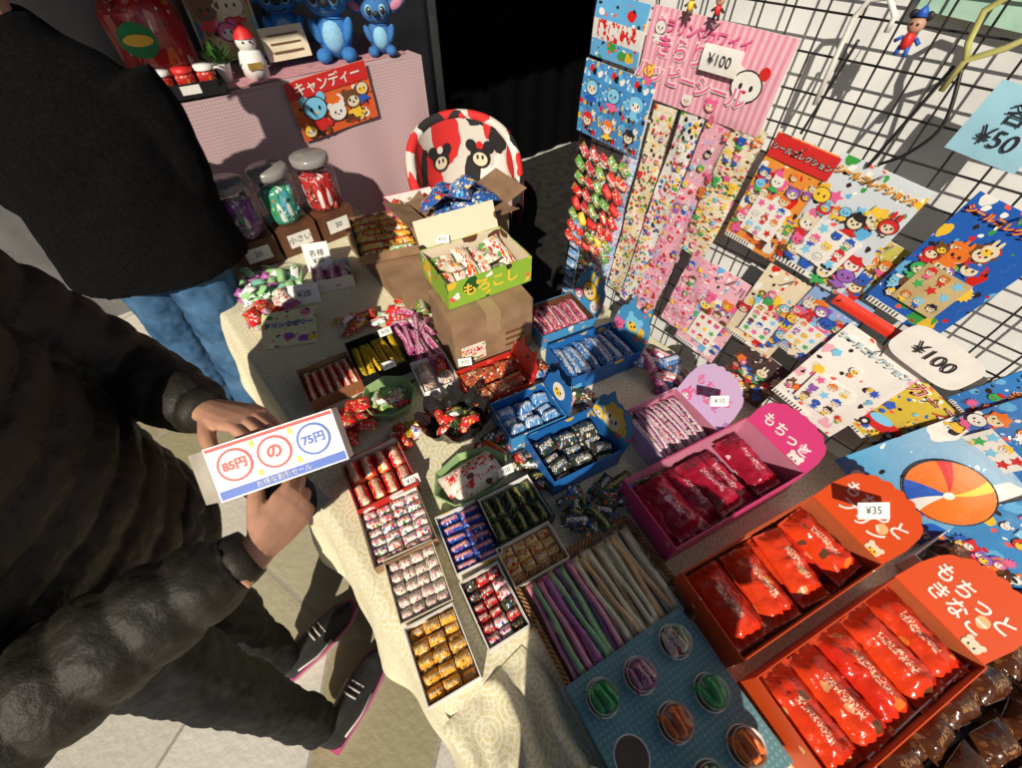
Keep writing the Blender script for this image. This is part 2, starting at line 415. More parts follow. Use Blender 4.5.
def tag(x,y,z,a,body,tilt=55,w=.045,h=.026,name='price_tag',size=None):
    mb=MB(); mb.box((0,0,0),(w,h,.0008),M['white'],k=1)
    o=mb.build(name,M_=TR(x,y,z,a,tilt)); text(body,o,Matrix.Translation((0,0,.0009)),size or h*.66,'ink','handwriting'); return o

# ------------------------------------------------------------------ wrapper materials
P={}
P['choc']=prn('caramel_wrapper',(.78,.38,.03),[WHT,BRN,ORG,YEL],4,.4,band=[(.38,.62,(.8,.6,.3))],txt=(.36,.64,BRN,.1,.9),asp=(2,1))
P['cow']=prn('milk_candy_wrapper',(.75,.70,.6),[BRN,PNK,LPNK,(.5,.4,.3)],4,.36,txt=(.3,.7,(.4,.1,.08),.15,.85),asp=(1.5,1))
P['straw']=prn('strawberry_wrapper',(.5,.02,.03),[GRN,RED,WHT,BLK],4,.4,txt=(.3,.65,WHT,.2,.8),asp=(1.5,1))
P['mixw']=prn('fruit_chew_wrapper',(.76,.74,.72),[RED,BLU,PNK,ORG,GRN],3,.45,txt=(.35,.65,RED,.1,.9),asp=(1.5,1))
P['blured']=prn('cola_chew_wrapper',(.02,.08,.42),[RED,WHT],3,.3,band=[(.3,.7,(.55,.03,.03))],txt=(.33,.68,WHT,.1,.9),ends=(.02,.1,.45),asp=(2.5,1))
P['orgw']=prn('cheese_snack_wrapper',(.8,.55,.2),[ORG,WHT,RED],3,.4,txt=(.3,.7,BRN,.2,.8))
P['gdark']=prn('black_green_wrapper',(.015,.03,.015),[GRN,GOLD,BLK],5,.35,band=[(.4,.6,(.05,.2,.05))],txt=(.38,.62,GOLD,.1,.9),asp=(3,1))
P['roll']=prn('red_roll_wrapper',(.65,.02,.02),[YEL,WHT],3,.3,band=[(.3,.72,(.8,.7,.5))],txt=(.32,.7,RED,.15,.85),ends=(.75,.1,.02),asp=(2.5,1))
P['saus']=prn('sausage_wrapper',(.6,.1,.06),[CRM,RED],4,.3,band=[(.35,.6,(.8,.7,.55))],txt=(.36,.6,RED,.2,.8),ends=(.7,.65,.6),asp=(3,1))
P['yb']=prn('yellow_stick_wrapper',(.75,.5,.02),[BLK,GRN],4,.25,txt=(.3,.7,BLK,.15,.85),ends=(.03,.15,.03),asp=(4,1))
P['pp']=prn('purple_stick_wrapper',(.42,.05,.2),[LPNK,PUR,WHT],4,.3,txt=(.3,.7,WHT,.1,.9),asp=(4,1))
P['redtray']=prn('brown_cracker_pack',(.32,.08,.03),[BRN,ORG,CRM,RED],5,.45,asp=(1.5,1),rough=.2)
P['yelred']=prn('corn_snack_stick_wrapper',(.7,.4,.03),[RED,GRN,BLK,WHT],3,.4,band=[(.3,.5,(.6,.03,.02))],txt=(.5,.8,RED,.1,.9),asp=(4,1))
P['grnpk']=prn('green_stick_wrapper',(.08,.3,.04),[YEL,RED,BLK,WHT],3,.4,txt=(.2,.6,WHT,.1,.9),asp=(4,1))
P['bluep']=prn('blue_foil_pouch',(.03,.12,.4),[WHT,RED,SKY,YEL],4,.36,txt=(.5,.85,WHT,.1,.9),asp=(1,1.3),rough=.2)
P['cowpk']=prn('cow_print_pack',(.8,.75,.65),[RED,ORG,YEL,GRN],4,.4,txt=(.5,.8,RED,.1,.9),asp=(1,1.3))
P['b22']=prn('pink_stick_pack',(.35,.05,.14),[BRN,LPNK,ORG],5,.38,txt=(.3,.7,WHT,.1,.9),asp=(4,1))
P['b23']=prn('blue_stick_pack',(.03,.13,.36),[SKY,LIL,BLK,WHT],5,.36,txt=(.3,.7,WHT,.1,.9),asp=(4,1))
P['b24']=prn('ice_blue_pack',(.10,.26,.5),[WHT,BLU,SKY],4,.35,txt=(.3,.7,WHT,.1,.9),asp=(2,1),rough=.2)
P['b25']=prn('dark_green_choco_pack',(.025,.035,.03),[DGRN,CRM,BRN,BLU],4,.38,txt=(.3,.65,WHT,.15,.85),asp=(2,1))
P['l26']=prn('purple_striped_stick',(.18,.03,.14),[LPNK,CRM,BLK,RED],4,.35,stripes=(3,(.6,.42,.5),1),txt=(.35,.7,WHT,.05,.95),asp=(5,1))
P['p27']=prn('dark_pink_mochi_pack',(.46,.010,.045),[LPNK,(.6,.2,.25),RED,BRN],2.2,.24,base2=(.24,.006,.02),txt=(.38,.58,(.75,.45,.5),.28,.72),ends=(.35,.02,.05),asp=(2,1),rough=.18,dots=False,bump=.6,text_scale=26)
P['o28']=prn('red_mochi_pack',(.58,.020,.008),[ORG,(.7,.3,.12),BRN],1.8,.22,base2=(.68,.05,.010),txt=(.40,.6,(.8,.62,.45),.28,.72),ends=(.6,.06,.02),asp=(2,1),rough=.16,dots=False,bump=.6,text_scale=26)
P['dk']=prn('mixed_candy_pack',(.04,.07,.03),[RED,BLU,WHT,ORG,BLK],3,.42,asp=(2,1))
P['redbag']=prn('red_candy_wrapper',(.6,.02,.02),[WHT,YEL,GRN],4,.3,asp=(1.4,1),rough=.18)
P['brown']=prn('chocolate_snack_wrapper',(.07,.022,.009),[BRN,(.15,.06,.02)],4,.3,txt=(.35,.55,(.3,.15,.06),.25,.75),asp=(1.5,1),rough=.15,dots=False,bump=.5)
P['pouch']=prn('donut_pouch',(.75,.66,.55),[RED,BRN,(.6,.3,.25)],2.5,.3,txt=(.35,.75,RED,.1,.9),asp=(2,1),rough=.2)
O_={}
O_['blue']=prn('blue_carton_print',(.015,.13,.42),[SKY,WHT,YEL],1.6,.2,rough=.35,dots=False,bump=.05)
O_['dblue']=prn('sky_blue_carton_print',(.06,.28,.55),[WHT,BLU,YEL],2.2,.25,rough=.35,dots=True,bump=.05)
O_['pink']=prn('pink_carton_print',(.62,.05,.2),[WHT,LPNK],2.2,.12,rough=.35,dots=False,bump=.05)
O_['pinkin']=plain('pink_card_inner',(.55,.2,.3),.55,.05,20,.05)
O_['lil']=prn('lilac_carton_print',(.6,.42,.66),[WHT,PNK,(.45,.2,.5)],2.6,.2,rough=.4,dots=False,bump=.05)
O_['org']=prn('orange_carton_print',(.66,.075,.012),[WHT,(.8,.45,.2)],2.4,.13,rough=.35,dots=False,bump=.05)
O_['orgin']=plain('orange_card_inner',(.5,.12,.04),.55,.05,20,.05)
O_['green']=prn('green_carton_print',(.25,.45,.04),[YEL,WHT,RED,DGRN],1.4,.3,rough=.4,bump=.05)
O_['cow']=prn('cow_carton_print',(.72,.62,.46),[BLK,BRN],1.3,.3,rough=.5,dots=False,bump=.05)
O_['red']=prn('red_carton_print',(.55,.03,.02),[YEL,WHT,RED],1.8,.22,rough=.4,bump=.05)
O_['whitep']=prn('white_carton_print',(.74,.71,.66),[RED,SKY,YEL],1.5,.18,rough=.45,dots=False,bump=.05)
O_['brnp']=prn('brown_carton_print',(.3,.12,.05),[YEL,WHT,RED],1.5,.25,rough=.5,bump=.05)
M.update({('P_'+k):v for k,v in P.items()}); M.update({('O_'+k):v for k,v in O_.items()})

def cbox(name,x,y,a,w,d,h,outer,inner,z=TZ,hd=None,cont=None,tilt=0):
    mb=MB(); tray(mb,w,d,h,outer,inner)
    if cont:
        for c in (cont if isinstance(cont,list) else [cont]):
            fill(mb,w*.95-.002,d*.95-.002,**c)
    if hd: header(mb,w/2+.001,d,hd[0],hd[1],hd[2],hd[3],z=h*.6 if len(hd)<5 else hd[4],back=outer)
    return mb.build(name,M_=TR(x,y,z,a,tilt))

cbox('caramel_candy_box',-.012,.19,-14,.105,.142,.036,'white','white',cont=[dict(nx=3,ny=6,L=.031,W=.021,H=.013,mats=['P_choc'],z=.008),dict(nx=3,ny=5,L=.031,W=.021,H=.013,mats=['P_choc'],z=.022,skip=.25)])
cbox('milk_candy_box',.025,.332,-16,.112,.138,.032,'cream','white',cont=dict(nx=4,ny=5,L=.027,W=.026,H=.014,mats=['P_cow'],z=.012))
cbox('strawberry_candy_box',.118,.19,-12,.092,.14,.034,'O_whitep','white',cont=dict(nx=3,ny=6,L=.028,W=.022,H=.014,mats=['P_straw','P_mixw','P_straw','P_dk'],z=.014))
cbox('fruit_chew_box',.055,.462,-14,.145,.145,.034,'card','white',cont=dict(nx=4,ny=6,L=.033,W=.022,H=.013,mats=['P_mixw'],z=.014))
cbox('cola_chew_box',.165,.337,-15,.11,.14,.034,'O_whitep','white',cont=[dict(nx=2,ny=6,L=.052,W=.021,H=.014,mats=['P_blured'],z=.015)])
cbox('cheese_snack_box',.247,.212,-13,.135,.092,.034,'cream','white',cont=dict(nx=4,ny=4,L=.03,W=.021,H=.014,mats=['P_orgw'],z=.013))
cbox('green_candy_roll_box',.285,.315,-12,.145,.125,.038,'black','white',cont=dict(nx=5,ny=2,L=.058,W=.027,H=.018,mats=['P_gdark'],axis='y',z=.014))
cbox('red_roll_candy_box',.09,.602,-11,.15,.15,.045,'O_red','white',cont=[dict(nx=4,ny=2,L=.07,W=.034,H=.026,mats=['P_roll'],axis='y',z=.022)])
cbox('sausage_snack_box',.14,.975,-8,.15,.14,.045,'O_brnp','card',cont=dict(nx=6,ny=1,L=.125,W=.023,H=.02,mats=['P_saus'],axis='y',z=.025))
cbox('yellow_stick_candy_box',.295,.965,-10,.15,.17,.05,'black','black',cont=dict(nx=6,ny=1,L=.15,W=.022,H=.015,mats=['P_yb'],axis='y',z=.03,jit=6))
mb=MB()
for i in range(22):
    mb.M=TR(R.uniform(-.05,.05),R.uniform(-.05,.05),.004+i*.0022,65+R.uniform(-25,25),R.uniform(-10,10),R.uniform(-8,8)); mb.pillow(.13,.018,.01,'P_pp',10,4)
mb.M=Matrix(); mb.build('purple_stick_candy_pile',M_=TR(.43,.93,TZ+.01))
cbox('white_snack_box',.385,.79,-14,.11,.13,.04,'white','white',cont=dict(nx=2,ny=2,L=.06,W=.045,H=.03,mats=['P_cow','P_redbag'],axis='y',z=.01,jit=12))
cbox('red_cracker_box',.50,.655,-13,.18,.14,.045,'O_red','O_red',hd=(.085,'O_red',18,.3),cont=[dict(nx=3,ny=2,L=.065,W=.05,H=.016,mats=['P_redtray'],z=.015,jit=14),dict(nx=3,ny=2,L=.065,W=.045,H=.016,mats=['P_redtray'],z=.03,jit=18)])

def carton(name,x,y,z,a,w,d,h,m='card',lab=None):
    mb=MB(); mb.box((0,0,h/2),(w,d,h),m); mb.box((0,0,h+.0004),(.045,d+.001,.0008),'tape'); mb.box((0,-d/2-.0004,h*.8),(.045,.0008,h*.4),'tape')
    if lab:
        mb.quad([(-w*.42,-d/2-.0012,h*.15),(-w*.12,-d/2-.0012,h*.15),(-w*.12,-d/2-.0012,h*.5),(-w*.42,-d/2-.0012,h*.5)],'P_cowpk')
        for i in range(3): mb.quad([(w*.14,-d/2-.0012,h*(.2+.13*i)),(w*.4,-d/2-.0012,h*(.2+.13*i)),(w*.4,-d/2-.0012,h*(.25+.13*i)),(w*.14,-d/2-.0012,h*(.25+.13*i))],'browni')
    return mb.build(name,M_=TR(x,y,z,a),bevel=.003)
carton('cardboard_carton',.60,.83,TZ,-13,.26,.18,.19,lab=1)
carton('cardboard_carton.001',.72,1.32,TZ+.004,-5,.44,.50,.09)
carton('cardboard_carton.002',.83,1.32,.0,-3,.22,.44,.707)
mb=MB(); tray(mb,.27,.19,.085,'O_green','O_cow')
mb.M=Matrix.Translation((0,.097,.085))@Matrix.Rotation(rad(-25),4,'X'); mb.box((0,0,.04),(.26,.002,.08),M['O_cow'],k=9); mb.M=Matrix()
fill(mb,.24,.16,6,2,.09,.04,.02,['P_grnpk','P_cowpk','P_yelred'],'y',.03,8,tilt=-35)
fill(mb,.22,.13,4,1,.12,.05,.02,['P_cowpk'],'y',.06,12,tilt=-25)
o=mb.build('green_snack_carton',M_=TR(.64,.895,.90,-11)); text('もろこし',o,TR(0,-.0965,.045,0,90),.045,'yelink',bold=.0012)
mb=MB(); tray(mb,.30,.22,.13,'card','card')
for sx in(-1,1):
    mb.M=Matrix.Translation((sx*.151,0,.13))@Matrix.Rotation(rad(sx*70),4,'Y'); mb.box((0,0,.045),(.002,.2,.09),M['card']); mb.M=Matrix()
mb.M=Matrix.Translation((0,-.111,.13))@Matrix.Rotation(rad(75),4,'X'); mb.box((0,0,.04),(.28,.002,.08),M['card']); mb.M=Matrix()
for i in range(22):
    mb.M=TR(R.uniform(-.1,.1),R.uniform(-.06,.06),.05+i*.006,R.uniform(-60,60),R.uniform(-35,35),R.uniform(-30,30)); mb.pillow(.1,.075,.025,'P_bluep',10,6)
mb.M=Matrix(); mb.build('blue_pouch_carton',M_=TR(.83,1.25,.805,-6))
mb=MB(); tray(mb,.21,.28,.035,'card','card')
mb.M=Matrix.Translation((.106,0,.035))@Matrix.Rotation(rad(50),4,'Y'); mb.box((0,0,.05),(.002,.26,.1),M['card']); mb.M=Matrix()
fill(mb,.18,.25,2,8,.11,.028,.02,['P_yelred','P_yelred','P_grnpk'],'x',.012,6); fill(mb,.17,.22,2,5,.11,.028,.02,['P_yelred'],'x',.03,14)
mb.build('corn_stick_carton',M_=TR(.60,1.42,.805,-20))
mb=MB(); tray(mb,.2,.16,.06,'O_pink','white'); fill(mb,.18,.14,3,2,.07,.05,.03,['P_redbag','P_cow'],'y',.02,10)
mb.build('pink_snack_carton',M_=TR(.79,1.50,.805,-15))

def octray(x,y,a,rx,ry,h,m):
    mb=MB(); pr=[(.001,.002),(.86,.002),(1,h),(1.04,h+.002),(1.0,h+.003),(.84,.006),(.001,.006)]
    old=mb.M; mb.M=Matrix.Diagonal((rx,ry,1,1)); mb.lathe(pr,m,n=8,smooth=False); mb.M=old
    return mb,TR(x,y,TZ,a)
gp=plain('green_translucent_plastic',(.3,.45,.2),.25,.08)
mb,MM=octray(.262,.452,-8,.1,.07,.03,gp)
for i in range(2):
    mb.M=TR(R.uniform(-.01,.01),-.01+.02*i,.012+.012*i,R.uniform(-8,12)); mb.pillow(.15,.065,.025,'P_pouch',16,8)
mb.M=Matrix(); mb.build('octagonal_snack_tray',M_=MM)
mb,MM=octray(.235,.80,-20,.075,.075,.04,gp)
for i in range(12):
    mb.M=TR(R.uniform(-.035,.035),R.uniform(-.035,.035),.008+i*.002,R.uniform(0,360),R.uniform(-12,12)); mb.pillow(.05,.02,.014,R.choice(['P_redbag','P_grnpk','P_mixw']),8,4)
mb.M=Matrix(); mb.build('octagonal_snack_tray.001',M_=MM)
def pile(name,x,y,a,n,sx,sy,L,W,H,mats,dz=.0025,tl=15,z=TZ,rot=180):
    mb=MB()
    for i in range(n):
        mb.M=TR(R.uniform(-sx,sx),R.uniform(-sy,sy),.003+i*dz,R.uniform(-rot,rot),R.uniform(-tl,tl),R.uniform(-tl,tl)); mb.pillow(L,W,H,R.choice(mats),9,5)
    mb.M=Matrix(); return mb.build(name,M_=TR(x,y,z,a))
pile('red_candy_pile',.11,.80,0,22,.06,.045,.055,.035,.014,['P_redbag'])
mb=MB()
def fn(u,v):
    a=u*2*math.pi; r=.055+.035*v+.012*math.sin(a*9)*v+.008*noise.noise(V((math.cos(a)*3,math.sin(a)*3,v*4))); return V((r*math.cos(a)*1.1,r*math.sin(a)*.85,.005+.075*v+.02*v*math.sin(a*9+1)))
mb.grid(fn,54,8,plain('black_crinkled_film',(.02,.02,.02),.2,.2,40,.4),closeu=True)
for i in range(16):
    mb.M=TR(R.uniform(-.045,.045),R.uniform(-.035,.035),.02+i*.0025,R.uniform(0,360),R.uniform(-20,20),R.uniform(-20,20)); mb.pillow(.05,.03,.016,R.choice(['P_redbag','P_gdark','P_redbag']),8,5)
mb.M=Matrix(); mb.build('black_candy_bag',M_=TR(.33,.60,TZ,-20))
pile('mixed_candy_pile',.43,.20,-14,18,.06,.05,.07,.03,.014,['P_dk','P_gdark','P_b25'],.002,10)
pile('mixed_candy_pile.001',.54,.17,-14,12,.06,.03,.09,.035,.014,['P_gdark','P_dk'],.002,8,rot=30)
pile('mixed_candy_pile.002',.40,.36,-14,9,.02,.05,.06,.03,.014,['P_dk','P_straw','P_gdark'],.002,10)
pile('mixed_candy_pile.003',.21,.69,-14,12,.035,.04,.055,.03,.014,['P_redbag','P_yb','P_mixw'],.002,10)
pile('mixed_candy_pile.004',.66,.42,-14,10,.025,.05,.07,.03,.014,['P_b25','P_dk','P_b22'],.002,10)
pile('mixed_candy_pile.005',.64,.62,-14,8,.03,.03,.06,.03,.014,['P_b23','P_redtray'],.002,10)
pile('mixed_candy_pile.006',.46,1.08,-14,16,.07,.06,.07,.04,.018,['P_cow','P_pp','P_redbag','P_grnpk'],.002,12)
pile('mixed_candy_pile.007',.33,1.17,-14,14,.06,.04,.06,.03,.014,['P_yelred','P_mixw','P_redbag'],.002,12)
pile('mixed_candy_pile.008',.92,.36,-14,20,.05,.08,.07,.035,.016,['P_b22','P_pp','P_b23','P_dk'],.002,12)
pile('mixed_candy_pile.009',.37,.50,-14,10,.03,.03,.06,.03,.014,['P_yelred','P_dk','P_straw'],.002,12)

def hbox(name,x,y,w,d,h,outer,inner,cont,hh,hm,tilt=18,ears=0,body=None,inkc='ink',faces=(),z=TZ,a=-14,tsz=.03):
    o=cbox(name,x,y,a,w,d,h,outer,inner,z=z,hd=(hh,hm,tilt,ears),cont=cont)
    Hm=headmat(w/2+.001,h*.6,tilt)@Matrix.Translation((0,0,.0018))
    if body: text(body,o,Hm@Matrix.Translation((0,hh*.5,0)),tsz,inkc,bold=tsz*.02)
    if faces:
        mb=MB()
        for fx,fy,r,k,c in faces: face(mb,fx,fy,r,.0002,k,c,False)
        mb.build('printed_character',o,Hm)
    return o
hbox('pink_stick_candy_box',.83,.72,.2,.15,.06,'O_dblue','dcard',[dict(nx=7,ny=1,L=.13,W=.024,H=.014,mats=['P_b22'],axis='y',z=.03),dict(nx=6,ny=1,L=.13,W=.024,H=.014,mats=['P_b22'],axis='y',z=.042,jit=7)],.13,'O_dblue',15,.25,faces=[(0,.075,.035,'rabbit','yelink'),(-.045,.04,.022,'round','pinkink'),(.045,.04,.02,'bear','white')])
hbox('blue_stick_candy_box',.79,.53,.24,.15,.065,'O_blue','O_blue',[dict(nx=8,ny=1,L=.13,W=.026,H=.014,mats=['P_b23'],axis='y',z=.035),dict(nx=6,ny=1,L=.13,W=.026,H=.014,mats=['P_b23'],axis='y',z=.046,jit=8)],.12,'O_dblue',15,.35,faces=[(0,.07,.03,'bear','skyink'),(-.05,.04,.02,'cat','pinkink')])
hbox('ice_blue_candy_box',.485,.49,.165,.13,.065,'O_dblue','O_blue',[dict(nx=3,ny=3,L=.05,W=.036,H=.02,mats=['P_b24'],z=.025,jit=10),dict(nx=3,ny=2,L=.05,W=.036,H=.02,mats=['P_b24'],z=.04,jit=15)],.09,'O_blue',14,.2,faces=[(0,.055,.026,'round','white')])
hbox('blue_chocolate_box',.50,.335,.2,.145,.07,'O_blue','O_blue',[dict(nx=3,ny=3,L=.058,W=.042,H=.02,mats=['P_b25'],z=.025,jit=10),dict(nx=3,ny=2,L=.058,W=.042,H=.02,mats=['P_b25'],z=.042,jit=15)],.11,'O_dblue',14,.2,faces=[(0,.06,.036,'hair','cream'),(-.05,.035,.02,'round','yelink')])
hbox('purple_stick_candy_box',.735,.215,.18,.165,.075,'O_lil','O_pinkin',[dict(nx=7,ny=1,L=.15,W=.024,H=.018,mats=['P_l26'],axis='y',z=.03,jit=2.5),dict(nx=6,ny=1,L=.15,W=.024,H=.018,mats=['P_l26'],axis='y',z=.046,jit=5)],.15,'O_lil',24,0,'もちもち\nきなこ',inkc='pinkink',faces=[(-.05,.03,.016,'rabbit','pinkink')],tsz=.03)
MO=dict(nu=22,nv=12,wr=.22,ribs=.35)
hbox('pink_mochi_box',.675,.05,.39,.18,.085,'O_pink','O_pinkin',[dict(nx=4,ny=1,L=.16,W=.085,H=.03,mats=['P_p27'],axis='y',z=.02,jit=4,**MO),dict(nx=3,ny=1,L=.15,W=.08,H=.026,mats=['P_p27'],axis='y',z=.045,jit=9,**MO)],.12,'O_pink',28,0,'もちっと',inkc='white',faces=[(.05,.03,.016,'bear','white')],tsz=.034)
hbox('orange_pudding_mochi_box',.595,-.155,.38,.17,.085,'O_org','O_orgin',[dict(nx=4,ny=1,L=.155,W=.085,H=.03,mats=['P_o28'],axis='y',z=.02,jit=4,**MO),dict(nx=4,ny=1,L=.15,W=.08,H=.028,mats=['P_o28'],axis='y',z=.046,jit=7,skip=.2,**MO)],.15,'O_org',35,0,'もちっと\nプリン',inkc='white',faces=[(.055,.03,.014,'bear','cream')],a=-15,tsz=.034)
hbox('orange_pudding_mochi_box.001',.545,-.345,.38,.17,.085,'O_org','O_orgin',[dict(nx=5,ny=1,L=.16,W=.078,H=.03,mats=['P_o28'],axis='y',z=.025,jit=4,**MO),dict(nx=5,ny=1,L=.16,W=.078,H=.028,mats=['P_o28'],axis='y',z=.055,jit=6,**MO)],.15,'O_org',45,0,'もちっと\nきなこ',inkc='white',faces=[(.055,.03,.014,'bear','cream')],a=-15,tsz=.034)
cbox('chocolate_snack_box',.62,-.54,-14,.44,.19,.06,'white','white',cont=[dict(nx=6,ny=3,L=.07,W=.055,H=.025,mats=['P_brown'],z=.02,jit=10),dict(nx=5,ny=3,L=.07,W=.055,H=.025,mats=['P_brown'],z=.04,jit=15)])
cbox('chocolate_snack_box.001',.92,-.46,-14,.2,.22,.06,'white','white',cont=[dict(nx=3,ny=3,L=.07,W=.055,H=.025,mats=['P_brown'],z=.03,jit=10)])

# wicker tray with jelly sticks
wick=plain('wicker',(.34,.17,.07),.6,.25,80,.4)
mb=MB(); w,d=.285,.215
mb.box((0,0,.004),(w-.01,d-.01,.006),wick)
def per(t):
    t=t%1; Lp=2*(w+d); s=t*Lp
    if s<w: return V((-w/2+s,-d/2,0)),V((0,-1,0))
    s-=w
    if s<d: return V((w/2,-d/2+s,0)),V((1,0,0))
    s-=d
    if s<w: return V((w/2-s,d/2,0)),V((0,1,0))
    s-=w; return V((-w/2,d/2-s,0)),V((-1,0,0))
for k in range(3):
    for lev in range(3):
        pth=[]
        for i in range(301):
            p,n_=per(i/300); ph=i/300*2*math.pi*34+k*2.1
            pth.append(p+n_*(.003+.0045*math.cos(ph)+lev*.002)+V((0,0,.008+lev*.009+.0045*math.sin(ph))))
        mb.tube(pth,.0024,wick,5,caps=False)
def jel(name,c): 
    g=G(name); g.p(col=c,rough=.14,coat=.4); g.bump(g.noise(g.obj(),50,3),.3,.003); return g.mat
jp=jel('pink_jelly',(.82,.28,.40)); jg=jel('green_jelly',(.3,.55,.25)); ju=jel('purple_jelly',(.50,.14,.42)); jy=jel('pale_yellow_jelly',(.75,.68,.45)); jo=jel('amber_jelly',(.75,.45,.18)); jr=jel('red_jelly',(.65,.08,.16))
def stick(x,a,y0,y1,z,m,r=.0056):
    pth=[];rr=[]
    for q in range(15):
        t=q/14; yy=y0+(y1-y0)*t
        pth.append((x+a*(2*t-1)+.0012*math.sin(t*9+x*90),yy,z+.0015*math.sin(t*7+x*60)))
        k=r*(1+.07*math.sin(t*31+x*400)); rr.append((.0065,.0008) if q in(0,14) else ((.006,.003) if q in(1,13) else k))
    mb.tube(pth,rr,m,9)
for i in range(22):
    x=-.128+.257*i/21; m=[jp,jp,jr,jp,jp,jg,ju,jg,ju,jp][i] if i<10 else R.choice([jy,jy,jy,jo,jy,jg])
    stick(x,R.uniform(-.006,.006),-.098,.098,.018,m)
for i in range(14):
    x=-.12+.24*i/13+R.uniform(-.005,.005); m=R.choice([jp,jp,ju,jg,jp]) if x<-.015 else R.choice([jy,jy,jo]); stick(x,R.uniform(-.012,.012),-.09,.088,.030,m)
mb.grid(lambda u,v:V((-.135+.27*u,-.1+.2*v,.040+.008*noise.noise(V((u*9,v*5,1))))),36,28,'film')
mb.build('wicker_jelly_stick_tray',M_=TR(.30,.05,TZ,-12))

tg=G('teal_dotted_card'); uv=tg.uv(); vv=tg.vor(tg.vm('MULTIPLY',uv,(28,28,1)),1,0)
tg.p(col=tg.mix(tg.m('LESS_THAN',vv.outputs['Distance'],.28),(.12,.28,.31),(.22,.38,.41)),rough=.45)
mb=MB(); a=-12
Mi=TR(.235,-.165,TZ,a).inverted()
mb.box((0,0,.02),(.275,.27,.04),tg.mat,k=1/.27)
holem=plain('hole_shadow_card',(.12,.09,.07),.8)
cups=[(.167,-.059,'a'),(.244,-.082,'b'),(.338,-.092,'c'),(.235,-.165,'d'),(.32,-.182,'a'),(.298,-.262,'d'),(.215,-.25,'c'),(.142,-.145,None),(.125,-.225,'b')]
cmm={'a':['grnink','white','grnink'],'b':['P_pp','P_cow','P_pp'],'c':['P_cow','P_redbag','P_grnpk'],'d':['orgink','white','orgink']}
for x,y,k in cups:
    p=Mi@V((x,y,TZ)); 
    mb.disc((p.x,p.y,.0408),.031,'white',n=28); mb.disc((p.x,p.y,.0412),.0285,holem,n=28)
    if not k: continue
    mb.lathe([(.001,.042),(.022,.042),(.026,.058),(.0275,.060)],'white',(p.x,p.y,0),24)
    old=mb.M
    for q in range(4):
        mb.M=TR(p.x-.015+.0145*(q if q<3 else 1),p.y,.046+(.010 if q==3 else 0),90+R.uniform(-14,14)); mb.pillow(.045,.016,.018,cmm[k][q%3],10,6)
    mb.M=old
    mb.lathe([(.0275,.060),(.0275,.064),(.022,.075),(.001,.079)],'film',(p.x,p.y,0),20)
mb.build('snack_cup_display',M_=TR(.235,-.165,TZ,a),bevel=.001)
tag(.085,-.135,.752,-55,'¥30',8,.05,.028)
for x,y,z,a,b in [(.33,.71,.76,-20,'¥10'),(.14,.53,.75,-14,'¥10'),(.33,.40,.75,-14,'¥20'),(.35,1.0,.78,-10,'¥10'),(.47,.75,.76,-30,'¥20'),(.6,1.0,1.0,-35,'¥10'),(.29,.88,.77,-10,'¥10')]:
    tag(x,y,z,a,b,48,.04,.023)
tag(.80,-.21,.86,-40,'¥35',40,.066,.034)
tag(.80,.15,.875,-40,'¥10',48,.045,.026)

# ------------------------------------------------------------------ wall items
def wm_(Y,Z,ang=0,X=1.045,tiltb=0,w=0):
    B=Matrix(((0,0,-1,0),(-1,0,0,0),(0,1,0,0),(0,0,0,1)))
    return Matrix.Translation((X,Y,Z))@B@Matrix.Rotation(rad(ang),4,'Z')@Matrix.Rotation(rad(-tiltb),4,'X')
def card(mb,w,h,m,t=.002,bend=0.004,x=0,y=0,z=0):
    sd=R.random()*9
    def fn(u,v): return V((x+(u-.5)*w,y+(v-.5)*h,z+t+bend*math.sin(math.pi*v)+bend*.7*noise.noise(V((u*2,v*2,sd)))))
    mb.grid(fn,8,10,m); 
    mb.quad([(x+w/2,y-h/2,z),(x-w/2,y-h/2,z),(x-w/2,y+h/2,z),(x+w/2,y+h/2,z)],'white')
chrome=plain('chrome',(.6,.6,.6),.2,metal=1)
def peg(mb,h): mb.tube([(0,h/2-.008,-.03),(0,h/2-.008,.03),(0,h/2-.004,.036)],.0018,chrome,6)

pinkst=prn('pink_striped_header',(.74,.28,.38),None,stripes=(22,(.78,.48,.55),0),rough=.25)
stA=prn('gem_sticker_print_yellow',(.72,.66,.5),[YEL,PNK,BRN,RED,WHT,GRN],6,.45,asp=(1,8),rough=.15)
stB=prn('gem_sticker_print_pink',(.72,.38,.46),[PNK,WHT,LPNK,RED,LIL],6,.45,asp=(1,7),rough=.15)
stC=prn('gem_sticker_print_mixed',(.72,.72,.7),[YEL,BLU,PNK,GRN,BLK,RED],6,.45,asp=(1,8),rough=.15)
stD=prn('gem_sticker_print_blue',(.5,.6,.75),[SKY,LIL,PNK,WHT,BLU],6,.45,asp=(1,8),rough=.15)
mb=MB(); card(mb,.325,.165,pinkst)
mb.M=Matrix.Translation((0,0,.008))
face(mb,.10,-.005,.032,0,'cat','white'); mb.disc((.128,.023,.0016),.011,'redink'); face(mb,-.13,.05,.014,0,'rabbit','white'); face(mb,-.135,-.03,.014,0,'bear','yelink'); face(mb,.04,-.055,.013,0,'bear','pinkink',False); face(mb,-.02,-.06,.012,0,'cat','white',False)
mb.M=Matrix(); peg(mb,.17)
o=mb.build('pink_sticker_header_card',M_=wm_(.555,1.43,-2,1.03))
text('キラリン♡カワイイ',o,TR(-.03,.055,.0085),.026,'pinkink',bold=.0006); text('きらりん',o,TR(-.045,.018,.0085),.044,'white',bold=.0028); text('きらりん',o,TR(-.045,.018,.0092),.044,'pinkink',bold=.0008)
